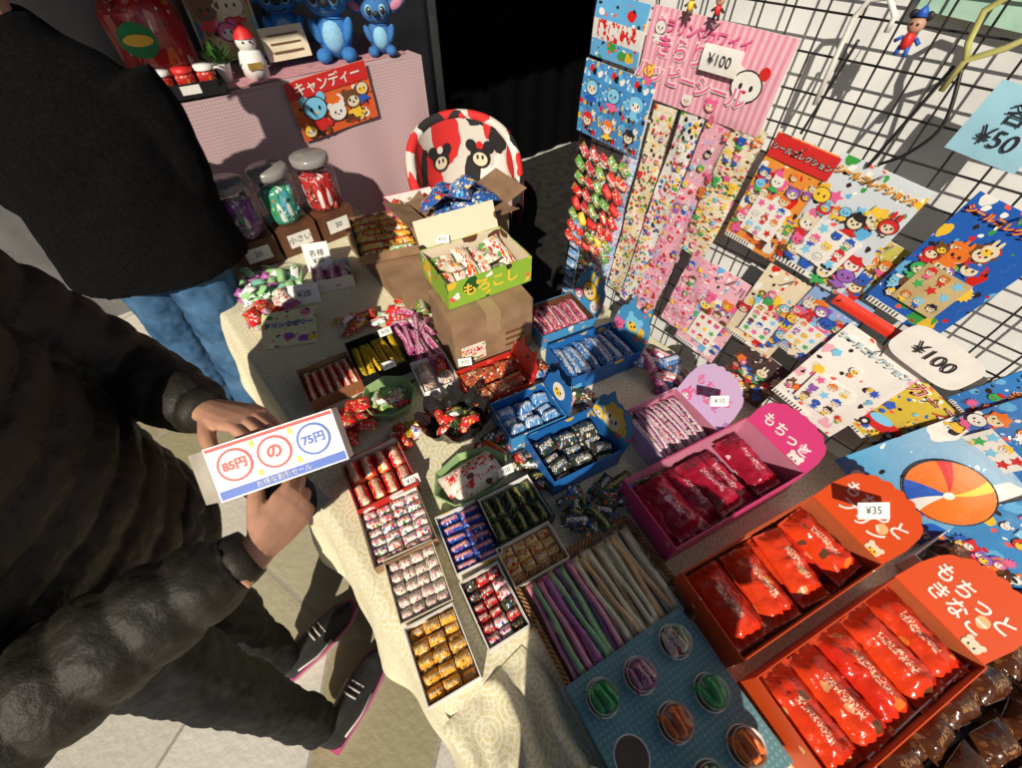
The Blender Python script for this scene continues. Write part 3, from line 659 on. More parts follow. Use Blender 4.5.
text('ハッピーシール',o,TR(-.03,-.03,.0085),.04,'white',bold=.0026); text('ハッピーシール',o,TR(-.03,-.03,.0092),.04,'pinkink',bold=.0006)
def strip(name,Y,Z,w,h,m,ang=0,X=1.03,tb=1):
    mb=MB(); sd=R.random()*9
    mb.grid(lambda u,v:V(((u-.5)*w,(v-.5)*h,.003+.008*noise.noise(V((u*2,v*6,sd))))),4,24,m)
    n=int(h/.045)
    for i in range(n):
        for j in range(3):
            q=R.random()
            xx,yy,r=(-.3+.3*j)*w+R.uniform(-.004,.004),-h/2+(i+.5)*h/n+R.uniform(-.01,.01),w*R.uniform(.08,.13)
            if q<.35: mb.star((xx,yy,.0117),r,R.choice(['yelink','pinkink','redink','skyink']),R.choice([4,5,6]),.45,R.random())
            elif q<.75: face(mb,xx,yy,r,.0115)
    mb.grid(lambda u,v:V(((u-.5)*w*1.1,(v-.5)*h*1.02,.017+.008*noise.noise(V((u*2,v*7,sd))))),4,24,'film')
    return mb.build(name,M_=wm_(Y,Z,ang,X,tb))
strip('sticker_strip',.64,1.075,.06,.54,stA,-2.5)
strip('sticker_strip.001',.575,1.07,.062,.56,stC,-4)
strip('sticker_strip.002',.51,1.06,.075,.60,stB,-6)
strip('sticker_strip.003',.43,1.20,.075,.32,stA,-5)
strip('sticker_strip.004',.41,.93,.08,.24,stB,-6,1.02)
strip('sticker_strip.005',.705,1.05,.05,.5,stD,-2)
bh=prn('blue_game_header_print',(.12,.4,.7),[RED,YEL,WHT,GRN],4,.35,band=[(.3,.62,(.7,.7,.68))],txt=(.3,.62,RED,.1,.9),rough=.25)
mb=MB(); card(mb,.15,.12,bh); mb.build('blue_toy_header_card',M_=wm_(.80,1.46,-3,1.03))
for i in range(3):
    mb=MB(); card(mb,.075,.17,prn('sea_toy_pack_print%d'%i,(.06,.25,.55),[WHT,YEL,RED,SKY,BLK],4,.42,asp=(1,2.2),rough=.2)); face(mb,0,.03,.02,.008,'round','skyink'); face(mb,0,-.045,.016,.008,'hair','redink'); mb.build('blue_toy_pack'+('' if i==0 else '.%03d'%i),M_=wm_(.85-.072*i,1.31-.004*i,-3,1.025))
mb=MB()
for i in range(8):
    for j in range(5):
        c=R.choice(['redink','P_grnpk','yelink','P_redbag','P_roll','P_grnpk','P_straw'])
        mb.M=Matrix.Translation((-.08+.038*j+R.uniform(-.006,.006),.13-.04*i,.008))@Matrix.Rotation(rad(-35+R.uniform(-20,20)),4,'Z'); mb.pillow(.045,.024,.014,c,10,5)
mb.M=Matrix(); mb.grid(lambda u,v:V(((u-.5)*.19,(v-.5)*.34,.027+.006*noise.noise(V((u*5,v*7,4))))),12,20,'film')
mb.build('hanging_capsule_candy_sheet',M_=wm_(.78,1.05,-3,1.03))
mb=MB(); 
for i in range(9):
    for j in range(3): mb.M=Matrix.Translation((-.05+.05*j,.16-.04*i,.006)); mb.pillow(.045,.034,.012,['P_b24','P_dk','P_mixw'][j],8,4)
mb.M=Matrix(); mb.build('hanging_foil_candy_sheet',M_=wm_(.80,.80,-3,1.03))

def pack(name,Y,Z,w,h,ang,base,title,tm,tc,faces=8,inset=True,X=1.03,tb=3,frame=None,pal=None,sub=None,r0=.014):
    mb=MB(); m=prn(name+'_print_%d'%R.randint(0,9999),base,pal or [WHT,LPNK,SKY,YEL],4,.36,asp=(1,1.4),rough=.22,bump=.1)
    card(mb,w,h,m)
    if frame: mb.quad([(-w/2+.002,h*.31,.0085),(w/2-.002,h*.31,.0085),(w/2-.002,h*.495,.006),(-w/2+.002,h*.495,.006)],frame)
    mb.M=Matrix.Translation((0,0,.008)); zz=0
    for i in range(14):
        mb.star((R.uniform(-w*.38,w*.38),R.uniform(-h*.40,h*.24),-.0002+zz*.5),R.uniform(.006,.016),R.choice(['yelink','redink','skyink','white','pinkink','blueink','orgink']),R.choice([5,8,12]),R.choice([.5,.75]),R.random()*3); zz+=.00003
    zz=0
    for i in range(faces):
        for t in range(30):
            x=R.uniform(-w*.42,w*.42); y=R.uniform(-h*.36,h*.24)
            if not(inset and abs(x)<w*.27 and -h*.34<y<h*.0): break
        face(mb,x,y,R.uniform(.5,1.15)*r0,.0004+zz); zz+=.0001
    # small print panels / bar code along the bottom
    mb.quad([(-w*.46,-h*.48,.0003),(w*.1,-h*.48,.0003),(w*.1,-h*.43,.0003),(-w*.46,-h*.43,.0003)],'white')
    for i in range(9): mb.quad([(-w*.44+i*w*.05,-h*.475,.0006),(-w*.44+i*w*.05+w*.02,-h*.475,.0006),(-w*.44+i*w*.05+w*.02,-h*.435,.0006),(-w*.44+i*w*.05,-h*.435,.0006)],'ink')
    if inset:
        mb.M=Matrix.Translation((w*.0,-h*.17,.0114))@Matrix.Rotation(rad(R.uniform(-6,6)),4,'Z')
        mb.quad([(-w*.28,-h*.17,0),(w*.28,-h*.17,0),(w*.28,h*.17,0),(-w*.28,h*.17,0)],M['white'] if inset is True else inset)
        for i in range(3):
            for j in range(3):
                if R.random()<.6: face(mb,-w*.17+w*.17*i,-h*.10+h*.11*j,w*.055,.0004,None,None,None)
                else: mb.star((-w*.17+w*.17*i,-h*.10+h*.11*j,.0005),w*.07,R.choice(['yelink','redink','skyink','pinkink','grnink']),5,.5)
    mb.M=Matrix()
    mb.grid(lambda u,v:V(((u-.5)*w*1.03,(v-.5)*h*1.02,.0165+.003*noise.noise(V((u*4,v*5,Y*9))))),8,12,'film')
    peg(mb,h)
    o=mb.build(name,M_=wm_(Y,Z,ang,X,tb))
    if title:
        s_=w/ max(4,len(title))*.93
        text(title,o,TR(0,h*.40,.0097),s_,tc,bold=.0011) ; text(title,o,TR(0,h*.40,.0103),s_,tm)
    if sub: text(sub,o,TR(0,h*.29,.0095),w*.13,tm,bold=.0006)
    return o
M['redcardp']=plain('red_title_card',(.65,.04,.02),.3,.03)
pack('cat_sticker_pack',.305,1.24,.135,.235,-5,(.75,.28,.05),'シールコレクション','white','ink',20,pal=[RED,WHT,YEL,BRN],r0=.014,frame='redink')
pack('doll_sticker_pack',.165,1.235,.165,.235,-6,(.60,.66,.72),'シールコレクション2','redink','yelink',26,pal=[SKY,YEL,PNK,GRN],r0=.016)
pack('mascot_sticker_pack',.085,1.17,.07,.14,-8,(.5,.45,.1),None,'redink','white',12,inset=False,X=1.042,pal=[BLK,YEL,PUR])
pack('hero_sticker_pack',-.03,1.235,.14,.24,-9,(.02,.11,.45),'シールコレクション','yelink','redink',18,inset=plain('tan_sheet',(.55,.42,.2)),pal=[RED,SKY,YEL,WHT,GRN],r0=.015)
mb=MB(); card(mb,.2,.024,'redcardp'); mb.build('red_shelf_label',M_=wm_(.0,1.095,-8,1.015,20))
pack('bear_sticker_pack',.32,.90,.135,.27,-6,(.74,.42,.5),'シール','pinkink','white',16,pal=[LPNK,WHT,SKY],r0=.014)
pack('cartoon_duck_sticker_pack',.20,.99,.135,.22,-6,(.72,.62,.45),None,'blueink','white',18,pal=[SKY,WHT,YEL,RED],r0=.014)
pack('pastel_sticker_pack',.10,1.02,.12,.2,-9,(.25,.4,.7),None,'pinkink','white',16,pal=[LPNK,LIL,WHT],r0=.014)
pack('idol_photo_sticker_pack',.155,.79,.14,.17,-8,(.06,.04,.04),None,'redink','white',12,inset=False,pal=[BLK,BRN,(.5,.25,.18)],r0=.014)
pack('penguin_sticker_pack',-.015,.93,.17,.25,-10,(.80,.78,.74),'シールコレクション','skyink','white',6,X=1.005,tb=8,pal=[WHT,LPNK,CRM,WHT],r0=.010)
pack('car_sticker_pack',-.14,.92,.15,.18,-20,(.6,.45,.06),'カーズ','redink','white',0,inset=False,X=1.015,pal=[BLU,BLK,RED,WHT],tb=10)
pack('blue_ranger_sticker_pack',-.30,.99,.17,.2,-20,(.03,.2,.55),'クール','white','blueink',6,pal=[WHT,SKY,BLK],X=1.02)
pack('blue_ranger_sticker_pack.001',-.24,1.05,.1,.12,-20,(.03,.2,.55),None,'white','blueink',4,inset=False,pal=[WHT,SKY,BLK],X=1.03)
mb=MB(); mb.disc((0,0,0),.05,'redink',ry=.016,n=20); mb.disc((-.008,.012,.0006),.024,'skyink',ry=.011,n=14)
for s in(-1,1): mb.disc((s*.027,-.012,.0012),.011,'ink',n=14); mb.disc((s*.027,-.012,.0018),.005,'white',n=10)
mb.build('printed_toy_car',D.objects['car_sticker_pack'],TR(0,-.03,.013,15))

mb=MB(); w,h=.26,.30
mb.grid(lambda u,v:V(((u-.5)*w,(v-.5)*h,.004+.02*math.sin(math.pi*u)*math.sin(math.pi*v))),12,12,prn('beach_ball_card_print',(.05,.35,.65),[SKY,WHT,YEL,BLU],3,.36,base2=(.4,.5,.6),rough=.2))
def bd(r0,r1,a0,a1,m,z):
    n=max(2,int((a1-a0)/9))
    for i in range(n):
        p,q=rad(a0+(a1-a0)*i/n),rad(a0+(a1-a0)*(i+1)/n)
        f_=lambda r,t:(r*math.cos(t+3*r)+.01,r*math.sin(t+3*r)*.85-.01,z+.012*math.cos(min(1,r/.08)*1.5))
        for k in range(4):
            a_,b_=r0+(r1-r0)*k/4,r0+(r1-r0)*(k+1)/4
            mb.quad([f_(a_,p),f_(b_,p),f_(b_,q),f_(a_,q)],m)
for i,(w_,mm) in enumerate([(60,'orgink'),(18,'yelink'),(50,'orgink'),(20,'redink'),(62,'orgink'),(40,'blueink'),(22,'white'),(88,'orgink')]):
    a0=sum([60,18,50,20,62,40,22,88][:i]); bd(.008,.078,a0,a0+w_,mm,.022)
mb.disc((.01,-.01,.0350),.009,'white'); bd(.078,.081,0,360,'ink',.0225)
mb.grid(lambda u,v:V(((u-.5)*w*1.04,(v-.5)*h*1.04,.042+.012*noise.noise(V((u*6,v*6,2))))),24,24,'film')
mb.build('beach_ball_toy_pack',M_=wm_(-.29,.86,-25,.99,22))
pack('blue_toy_bag',-.45,.80,.22,.24,-25,(.05,.25,.55),None,'white','blueink',10,inset=False,pal=[WHT,SKY,YEL,RED],X=.98,tb=15)

def sign(name,Y,Z,w,h,ang,m,body,sz,X=1.02,rnd=False,inkc='ink',tb=2):
    mb=MB()
    if rnd:
        pts=[]
        for i in range(32):
            t=i/32*2*math.pi; c_,s_=math.cos(t),math.sin(t)
            pts.append((w/2*math.copysign(abs(c_)**.5,c_),h/2*math.copysign(abs(s_)**.5,s_),.002))
        mb.poly(pts,m)
    else: card(mb,w,h,m,.001,.002)
    o=mb.build(name,M_=wm_(Y,Z,ang,X,tb)); text(body,o,TR(0,0,.006),sz,inkc,'handwriting',0); return o
sign('price_sign',-.105,1.093,.145,.085,-12,'white','¥100',.038,1.0,True)
sign('price_sign.001',.045,1.455,.10,.095,-6,plain('pale_blue_paper',(.3,.55,.68),.6,.03),'各\n¥50',.034,1.02)
sign('price_sign.002',.52,1.455,.085,.045,-1,'white','¥100',.026,1.012)

mb=MB(); mb.tube([(1.03,.32,1.42),(1.03,.322,1.5),(1.028,.322,1.545),(1.025,.31,1.57),(1.025,.285,1.575),(1.025,.265,1.555),(1.025,.265,1.535)],.0045,'white',8); mb.build('white_hook')
ym=plain('yellow_green_plastic',(.5,.48,.16),.3,.05)
mb=MB(); mb.tube([(1.02,.145,1.52),(1.02,.155,1.54),(1.02,.16,1.575),(1.02,.135,1.60),(1.02,.10,1.595),(1.02,.09,1.56),(1.02,.11,1.54),(1.02,.145,1.52),(1.02,.15,1.48)],.0045,ym,8); mb.build('plastic_hanger_hook')
def cord(name,pts,r=.002,m='black'):
    mb=MB(); P_=[V(p) for p in pts]; out=[]
    for i in range(len(P_)-1):
        p0=P_[max(i-1,0)];p1=P_[i];p2=P_[i+1];p3=P_[min(i+2,len(P_)-1)]
        for k in range(8):
            t=k/8; out.append(.5*((2*p1)+(-p0+p2)*t+(2*p0-5*p1+4*p2-p3)*t*t+(-p0+3*p1-3*p2+p3)*t**3))
    out.append(P_[-1]); mb.tube(out,r,m,6); return mb.build(name)
cord('black_cord',[(1.03,.155,1.51),(1.02,.165,1.45),(1.02,.175,1.40),(1.03,.185,1.35)],.003)
cord('black_cord.001',[(1.03,.145,1.51),(1.02,.12,1.44),(1.02,.14,1.39),(1.03,.17,1.36)],.003)
cord('black_cord.002',[(1.03,.30,1.52),(1.025,.31,1.43),(1.03,.32,1.37)],.0025)
def figurine(name,Y,Z,c1,c2,s_=.8):
    mb=MB(); mb.ball((0,0,0),.013,'skin',10); mb.ball((0,0,-.022),.012,c1,10,(1,.8,1.2))
    for s in(-1,1): mb.ball((0,s*.012,.013),.007,'ink',8,(.5,1,1)); mb.tube([(0,s*.006,-.03),(0,s*.008,-.045)],.004,c2,6); mb.tube([(0,s*.01,-.018),(0,s*.02,-.026)],.0035,c2,6)
    mb.tube([(0,0,.012),(0,0,.026)],[.012,.002],c2,10)
    for s in(-1,1): mb.ball((-.012,s*.0045,.002),.0022,'ink',6)
    mb.tube([(0,0,.026),(.005,0,.05)],.001,'wire',5)
    return mb.build(name,M_=TR(1.0,Y,Z)@Matrix.Diagonal((s_,s_,s_,1)))
figurine('mouse_figurine_keychain',.225,1.553,'redink','blueink',.85); figurine('small_figurine_keychain',.61,1.545,'yelink','browni',.65); figurine('small_figurine_keychain.001',.55,1.545,'redink','ink',.65)
mb=MB(); mb.box((1.09,-.02,1.565),(.02,.55,.05),plain('mint_tape',(.4,.62,.5),.4),rot=Matrix.Rotation(rad(4),3,'X')); mb.build('mint_banner')
mb=MB(); mb.grid(lambda u,v:V((1.03,.0-.09*u,1.5+.02*v+.03*u+.004*math.sin(u*9))),10,3,plain('green_ribbon_cloth',(.2,.35,.08),.5)); mb.build('green_ribbon')

# ------------------------------------------------------------------ back display
pk=G('pink_woven_cloth'); uv=pk.uv(); vv=pk.vor(pk.vm('MULTIPLY',uv,(75,75,1)),1,0)
pk.p(col=pk.mix(pk.m('LESS_THAN',vv.outputs['Distance'],.3),(.50,.34,.36),(.60,.45,.46)),rough=.85); pk.bump(vv.outputs['Distance'],.3,.002)
mb=MB()
X0,X1,Y0,Y1,ZT=.12,1.42,2.33,2.95,1.1
mb.grid(lambda u,v:V((X0+(X1-X0)*u,Y0+.008*math.sin(u*26)*(1-v)+.012*noise.noise(V((u*6,v*3,0)))*(1-v),.25+(ZT-.25)*v)),80,14,pk.mat,us=1.3,vs=.85)
mb.grid(lambda u,v:V((X0+(X1-X0)*u,Y0+(Y1-Y0)*v,ZT+.001*math.sin(u*30))),20,8,pk.mat,us=1.3,vs=.6)
mb.grid(lambda u,v:V((X1+.006*math.sin(u*20)*(1-v),Y0+(Y1-Y0)*u,.25+(ZT-.25)*v)),20,8,pk.mat,us=.6,vs=.85)
mb.box(((X0+X1)/2,(Y0+Y1)/2+.02,.54),(X1-X0-.06,Y1-Y0-.06,1.07),wood)
mb.box(((X0+X1)/2,2.55,1.106),(X1-X0-.1,.3,.006),plain('pink_shelf_liner',(.6,.3,.34),.6))
mb.build('cloth_covered_display_stand')
redc=prn('red_candy_fill',(.45,.02,.015),[RED,ORG,DRED,(.7,.2,.15)],6,.45,asp=(1,1))
mb=MB(); mb.lathe([(.001,.003),(.135,.003),(.145,.03),(.145,.22),(.12,.27),(.001,.28)],redc,n=28)
mb.lathe([(.001,0),(.142,0),(.152,.03),(.152,.23),(.13,.285),(.11,.30)],'film',n=28)
mb.lathe([(.12,.295),(.125,.30),(.125,.35),(.118,.36),(.001,.36)],plain('red_jar_lid',(.6,.02,.02),.25),n=28)
mb.M=Matrix.Rotation(rad(-25),4,'Z')@Matrix.Translation((0,-.156,.15))@Matrix.Rotation(rad(90),4,'X'); mb.disc((0,0,.0),.07,plain('green_label',(.02,.25,.08),.4),ry=.06,n=24); mb.disc((0,0,.001),.055,'yelink',ry=.02,n=24); mb.M=Matrix()
mb.build('large_red_candy_jar',M_=TR(.36,2.78,1.11))
mb=MB(); tray(mb,.26,.14,.05,'black','black')
for i in range(3):
    x=-.08+.08*i; mb.lathe([(.001,.01),(.034,.01),(.036,.06),(.03,.075),(.001,.078)],redc,(x,0,0),16); mb.lathe([(.036,.075),(.037,.09),(.001,.092)],['white','redink','white'][i],(x,0,0),16)
mb.box((0,-.072,.03),(.07,.001,.03),'white'); mb.build('small_candy_jar_tray',M_=TR(.36,2.42,1.11,-8))
mb=MB(); bagm=prn('cartoon_pouch_print',(.65,.55,.3),[BRN,ORG,WHT,SKY,PNK],2.5,.4,rough=.2)
mb.M=Matrix.Rotation(rad(90),4,'X')@Matrix.Rotation(rad(90),4,'Z'); mb.pillow(.30,.27,.06,bagm,14,10); mb.M=Matrix.Translation((0,-.064,0))@Matrix.Rotation(rad(90),4,'X')
face(mb,-.06,.03,.045,0,'bear','browni'); face(mb,.05,.04,.045,.001,'bear','cream'); face(mb,0,-.05,.04,.002,'bear','pinkink',False); mb.M=Matrix()
mb.build('cartoon_snack_pouch',M_=TR(.68,2.80,1.265,-15,-12))
mb=MB(); mb.lathe([(.001,0),(.03,0),(.042,.06),(.045,.065),(.036,.06),(.001,.055)],'white',n=18)
lf=plain('plant_leaf',(.05,.16,.03),.5,.3,60,.2)
for i in range(70):
    a=R.uniform(0,6.28); el=R.uniform(.2,1.4); L_=R.uniform(.03,.07); d_=V((math.cos(a)*math.cos(el),math.sin(a)*math.cos(el),math.sin(el))); p=V((0,0,.06))+d_*.01; q=p+d_*L_; s_=d_.cross(V((0,0,1))).normalized()*.008
    mb.quad([p-s_*.4,q-s_,q+d_*.015,q+s_],lf)
mb.build('potted_plant',M_=TR(.52,2.5,1.11))
mb=MB(); mb.lathe([(.001,0),(.05,0),(.055,.05),(.045,.09),(.03,.1),(.001,.1)],'white',n=20); mb.ball((0,0,.125),.04,'white',12)
mb.lathe([(.042,.14),(.03,.165),(.001,.19)],'redink',n=16); mb.box((0,-.056,.05),(.06,.002,.025),plain('gold_plate',GOLD,.3,metal=.6))
for s in(-1,1): mb.ball((s*.014,-.037,.13),.005,'ink',8)
mb.build('white_gnome_ornament',M_=TR(.65,2.47,1.11,-10))
mb=MB(); card(mb,.2,.12,'cream'); 
for yy in(.03,.0,-.03): mb.box((0,yy,.01),(.14,.006,.001),'browni')
mb.build('handwritten_notice',M_=TR(.83,2.52,1.20,0,75))
mb=MB(); card(mb,.40,.24,prn('sign_board_print',(.7,.12,.03),[RED,ORG,WHT,YEL,BRN],4,.4,rough=.3))
mb.quad([(-.2,.05,.009),(.2,.05,.009),(.2,.12,.009),(-.2,.12,.009)],'redink')
mb.M=Matrix.Translation((0,0,.011)); face(mb,-.1,-.0,.055,0,'bear','skyink',True); face(mb,.0,-.04,.04,.001,'bear','white',False); face(mb,.09,-.01,.045,.002,'bear','browni',True); face(mb,.15,.02,.03,.003,'round','cream',True); face(mb,-.16,-.08,.03,.003,'round','yelink',False); mb.M=Matrix()
o=mb.build('candy_sign_board',M_=TR(.90,2.315,1.0,0,90)@Matrix.Rotation(rad(4),4,'Z')); text('キャンディー',o,TR(0,.083,.011),.055,'white',bold=.001)
def plush(name,x,y,s,a,col,hat=False):
    bl=plain(name+'_fur',col,.9,.15,90,.4); lt=plain(name+'_light_fur',(.25,.5,.7),.9,.1,90,.4); ie=plain(name+'_inner_ear',(.5,.2,.3),.9)
    mb=MB(); mb.ball((0,0,.1),.085,bl,14,(1,.85,1.15)); mb.ball((0,-.03,.1),.065,lt,12,(.9,.8,1.1))
    mb.ball((0,-.01,.245),.085,bl,16,(1.2,.95,.95))
    for q in(-1,1):
        mb.ball((q*.14,.01,.27),.05,bl,12,(1.5,.35,.8),Matrix.Rotation(rad(-q*30),3,'Y')); mb.ball((q*.142,-.006,.27),.038,ie,10,(1.4,.3,.7),Matrix.Rotation(rad(-q*30),3,'Y'))
        mb.ball((q*.045,-.08,.25),.03,lt,12,(.8,.5,1.1)); mb.ball((q*.045,-.094,.25),.021,'ink',12,(.8,.5,1.1)); mb.ball((q*.04,-.106,.26),.005,'white',8)
        mb.ball((q*.075,-.04,.12),.03,bl,10,(.8,.8,1.8),Matrix.Rotation(rad(q*20),3,'Y')); mb.ball((q*.06,-.07,.03),.038,bl,12,(1,1.5,.8))
    mb.ball((0,-.1,.235),.018,'ink',12,(1.3,.7,.9)); mb.tube([(-.04,-.083,.205),(-.015,-.09,.195),(.015,-.09,.195),(.04,-.083,.205)],.003,'ink',6)
    if hat: mb.tube([(0,0,.31),(0,.01,.42)],[.07,.004],'redink',16); mb.ball((0,.01,.42),.015,'white',8); mb.tube([(.07*math.cos(t/8*6.283),.07*math.sin(t/8*6.283),.315) for t in range(9)],.012,'white',8)
    return mb.build(name,M_=TR(x,y,1.11,a)@Matrix.Diagonal((s,s,s,1)))
plush('blue_alien_plush',1.06,2.50,.95,-30,(.03,.18,.5)); plush('blue_alien_plush.001',1.27,2.44,.7,-30,(.04,.16,.42),True); plush('blue_alien_plush.002',.93,2.74,.9,-25,(.03,.22,.6))

chm=prn('cartoon_chair_fabric',(.62,.58,.52),[(.6,.02,.02),BLK,BLK,(.6,.02,.02),(.6,.02,.02),WHT],2.0,.62,asp=(2,1),rough=.8,dots=False,bump=.2)
redf=plain('red_chair_piping',(.45,.03,.03),.6)
mb=MB()
def shell(r0):
    def fn(u,v):
        a=rad(-20+220*u); top=.46+.40*max(0,math.sin(math.pi*u))**.45
        r=r0+.02*v; return V((r*math.cos(a),r*math.sin(a)*.9,.36+(top-.36)*v))
    return fn
mb.grid(shell(.24),44,10,chm,us=2,vs=1); mb.grid(lambda u,v:shell(.29)(1-u,v),44,10,redf)
mb.tube([shell(.265)(i/44,1) for i in range(45)],.026,chm,10,us=3)
mb.tube([shell(.285)(i/44,.97) for i in range(45)],.010,redf,8)
mb.lathe([(.001,.46),(.2,.46),(.235,.44),(.24,.40),(.23,.34),(.001,.33)][::-1],chm,n=26)
for sx in(-1,1):
    for sy in(-1,1): mb.tube([(sx*.17,sy*.15,.34),(sx*.2,sy*.18,0)],[.02,.013],M['dcard'],8)
for uu,col_,r_ in ((.36,'redink',.06),(.62,'white',.055)):
    a=rad(-20+220*uu); nx,ny=math.cos(a),math.sin(a)
    old=mb.M; X_=V((math.sin(a),-math.cos(a),0)); N_=V((-nx,-ny,0)); U_=V((0,0,1))
    p0=V((nx*.238,ny*.238*.9,.66))
    mb.M=Matrix(((X_.x,U_.x,N_.x,p0.x),(X_.y,U_.y,N_.y,p0.y),(X_.z,U_.z,N_.z,p0.z),(0,0,0,1)))
    for sx in(-1,1): mb.disc((sx*r_*.85,r_*.95,.004),r_*.55,'ink')
    mb.disc((0,0,.005),r_,'ink',n=20); mb.disc((0,-r_*.2,.0058),r_*.72,'cream',ry=r_*.62,n=18); mb.disc((0,r_*1.05,.0066),r_*.35,col_)
    for sx in(-1,1): mb.disc((sx*r_*.25,0,.0066),r_*.12,'ink',ry=r_*.22)
    mb.M=old
mb.build('cartoon_tub_chair',M_=TR(1.36,1.93,0,-25))
def jar(name,x,y,c1,pal):
    mb=MB(); fm=prn(name+'_fill%d'%R.randint(0,999),c1,pal,5,.45,asp=(1.5,1),rough=.2)
    mb.lathe([(.001,.003),(.055,.003),(.060,.02),(.062,.12),(.05,.135),(.001,.14)],fm,n=20)
    for i in range(60):
        a=R.uniform(0,6.28); rr=R.uniform(.045,.058); mb.M=TR(rr*math.cos(a),rr*math.sin(a),R.uniform(.01,.135),R.uniform(0,360),R.uniform(-60,60),R.uniform(-60,60)); mb.pillow(.032,.018,.012,fm,6,4)
    mb.M=Matrix(); mb.lathe([(.001,0),(.068,0),(.075,.02),(.077,.15),(.066,.17),(.066,.178)],'film',n=24)
    mb.lathe([(.068,.172),(.07,.176),(.07,.196),(.064,.2),(.001,.2)],plain('clear_jar_lid',(.28,.26,.25),.2,.05),n=24)
    return mb.build(name,M_=TR(x,y,.815))
jar('purple_candy_jar',.22,1.78,(.25,.06,.3),[PUR,LPNK,WHT,GRN]); jar('green_candy_jar',.38,1.79,(.05,.3,.2),[TEAL,GRN,WHT,SKY]); jar('red_candy_jar',.54,1.79,(.45,.03,.03),[RED,BRN,WHT,DRED])
for i,(x,t_) in enumerate(((.22,'20'),(.38,'小さい'),(.54,'30'))):
    mb=MB(); mb.box((0,0,.055),(.15,.16,.11),'dcard'); mb.quad([(-.045,-.0815,.03),(.045,-.0815,.03),(.045,-.0815,.085),(-.045,-.0815,.085)],'white'); o=mb.build('brown_display_box'+('' if i==0 else '.%03d'%i),M_=TR(x,1.79,TZ,-4+3*i),bevel=.002); text(t_,o,TR(0,-.0825,.058,0,90),.03,'ink','handwriting')
mb=MB(); jm=jel('mint_jelly',(.2,.5,.35))
for i in range(46):
    mb.M=TR(R.uniform(-.1,.1),R.uniform(-.075,.075),R.uniform(.005,.05),R.uniform(0,360),R.uniform(-50,50),R.uniform(-50,50)); mb.pillow(.05,.03,.018,R.choice([jg,ju,jg,jm,jg,'white']),7,4)
mb.M=Matrix.Translation((0,0,.002)); mb.pillow(.28,.22,.085,'film',20,14); mb.M=Matrix(); mb.build('clear_bag_of_candies',M_=TR(.19,1.55,TZ,-25))
mb=MB(); card(mb,.17,.13,prn('jelly_sign_print',(.7,.66,.4),[PNK,YEL,GRN,PUR],3.5,.35,rough=.3)); o=mb.build('drink_jelly_sign',M_=TR(.14,1.27,.735,-28,22)); text('ドリンクゼリー',o,TR(0,.01,.009),.022,'blueink',bold=.001)
mb=MB(); card(mb,.1,.07,'white'); o=mb.build('price_card',M_=TR(.25,1.40,.74,-25,50)); text('¥20',o,TR(0,0,.008),.03)
mb=MB(); card(mb,.09,.10,'white'); o=mb.build('price_card.001',M_=TR(.37,1.52,.78,-25,65)); text('各種\n¥30',o,TR(0,0,.008),.026)
cbox('small_pouch_box',.38,1.45,-20,.14,.12,.05,'O_whitep','white',cont=dict(nx=3,ny=2,L=.06,W=.04,H=.03,mats=['P_cow','P_pp','P_mixw'],axis='y',z=.02,jit=12))
pile('jelly_pouch_pile',.12,1.40,0,16,.07,.05,.06,.045,.02,['P_cow','P_pp','P_redbag'],.003,25)

# ------------------------------------------------------------------ people
def OR(x,y,z): return V((.7547*x+.6561*y,-.6561*x+.7547*y,z))
def remesh(o,vox,smooth=4,wr=0,wsc=.08):
    m=o.modifiers.new('remesh','REMESH'); m.mode='VOXEL'; m.voxel_size=vox; m.use_smooth_shade=True
    s=o.modifiers.new('smooth','SMOOTH'); s.iterations=smooth; s.factor=.5
    if wr:
        t=D.textures.new(o.name+'_folds','CLOUDS'); t.noise_scale=wsc; t.noise_depth=3
        d=o.modifiers.new('folds','DISPLACE'); d.texture=t; d.strength=wr; d.mid_level=.5; d.texture_coords='LOCAL'
def spline(pts,rr,step):
    out=[];ro=[]
    P_=[V(p) for p in pts]
    for i in range(len(P_)-1):
        p0=P_[max(i-1,0)];p1=P_[i];p2=P_[i+1];p3=P_[min(i+2,len(P_)-1)]; n=max(1,int((p2-p1).length/step))
        for k in range(n):
            t=k/n; out.append(.5*((2*p1)+(-p0+p2)*t+(2*p0-5*p1+4*p2-p3)*t*t+(-p0+3*p1-3*p2+p3)*t**3))
            a=rr[i];b=rr[i+1]
            ro.append((a[0]*(1-t)+b[0]*t,a[1]*(1-t)+b[1]*t) if isinstance(a,tuple) else a*(1-t)+b*t)
    out.append(P_[-1]); ro.append(rr[-1]); return out,ro
def puff(path,rr,period,amp,ph=0):
    s=ph;res=[]
    for i,r in enumerate(rr):
        if i: s+=(path[i]-path[i-1]).length
        d_=amp*(abs(math.sin(math.pi*s/period))**.4-.85)
        res.append((r[0]+d_,r[1]+d_) if isinstance(r,tuple) else r+d_)
    return res
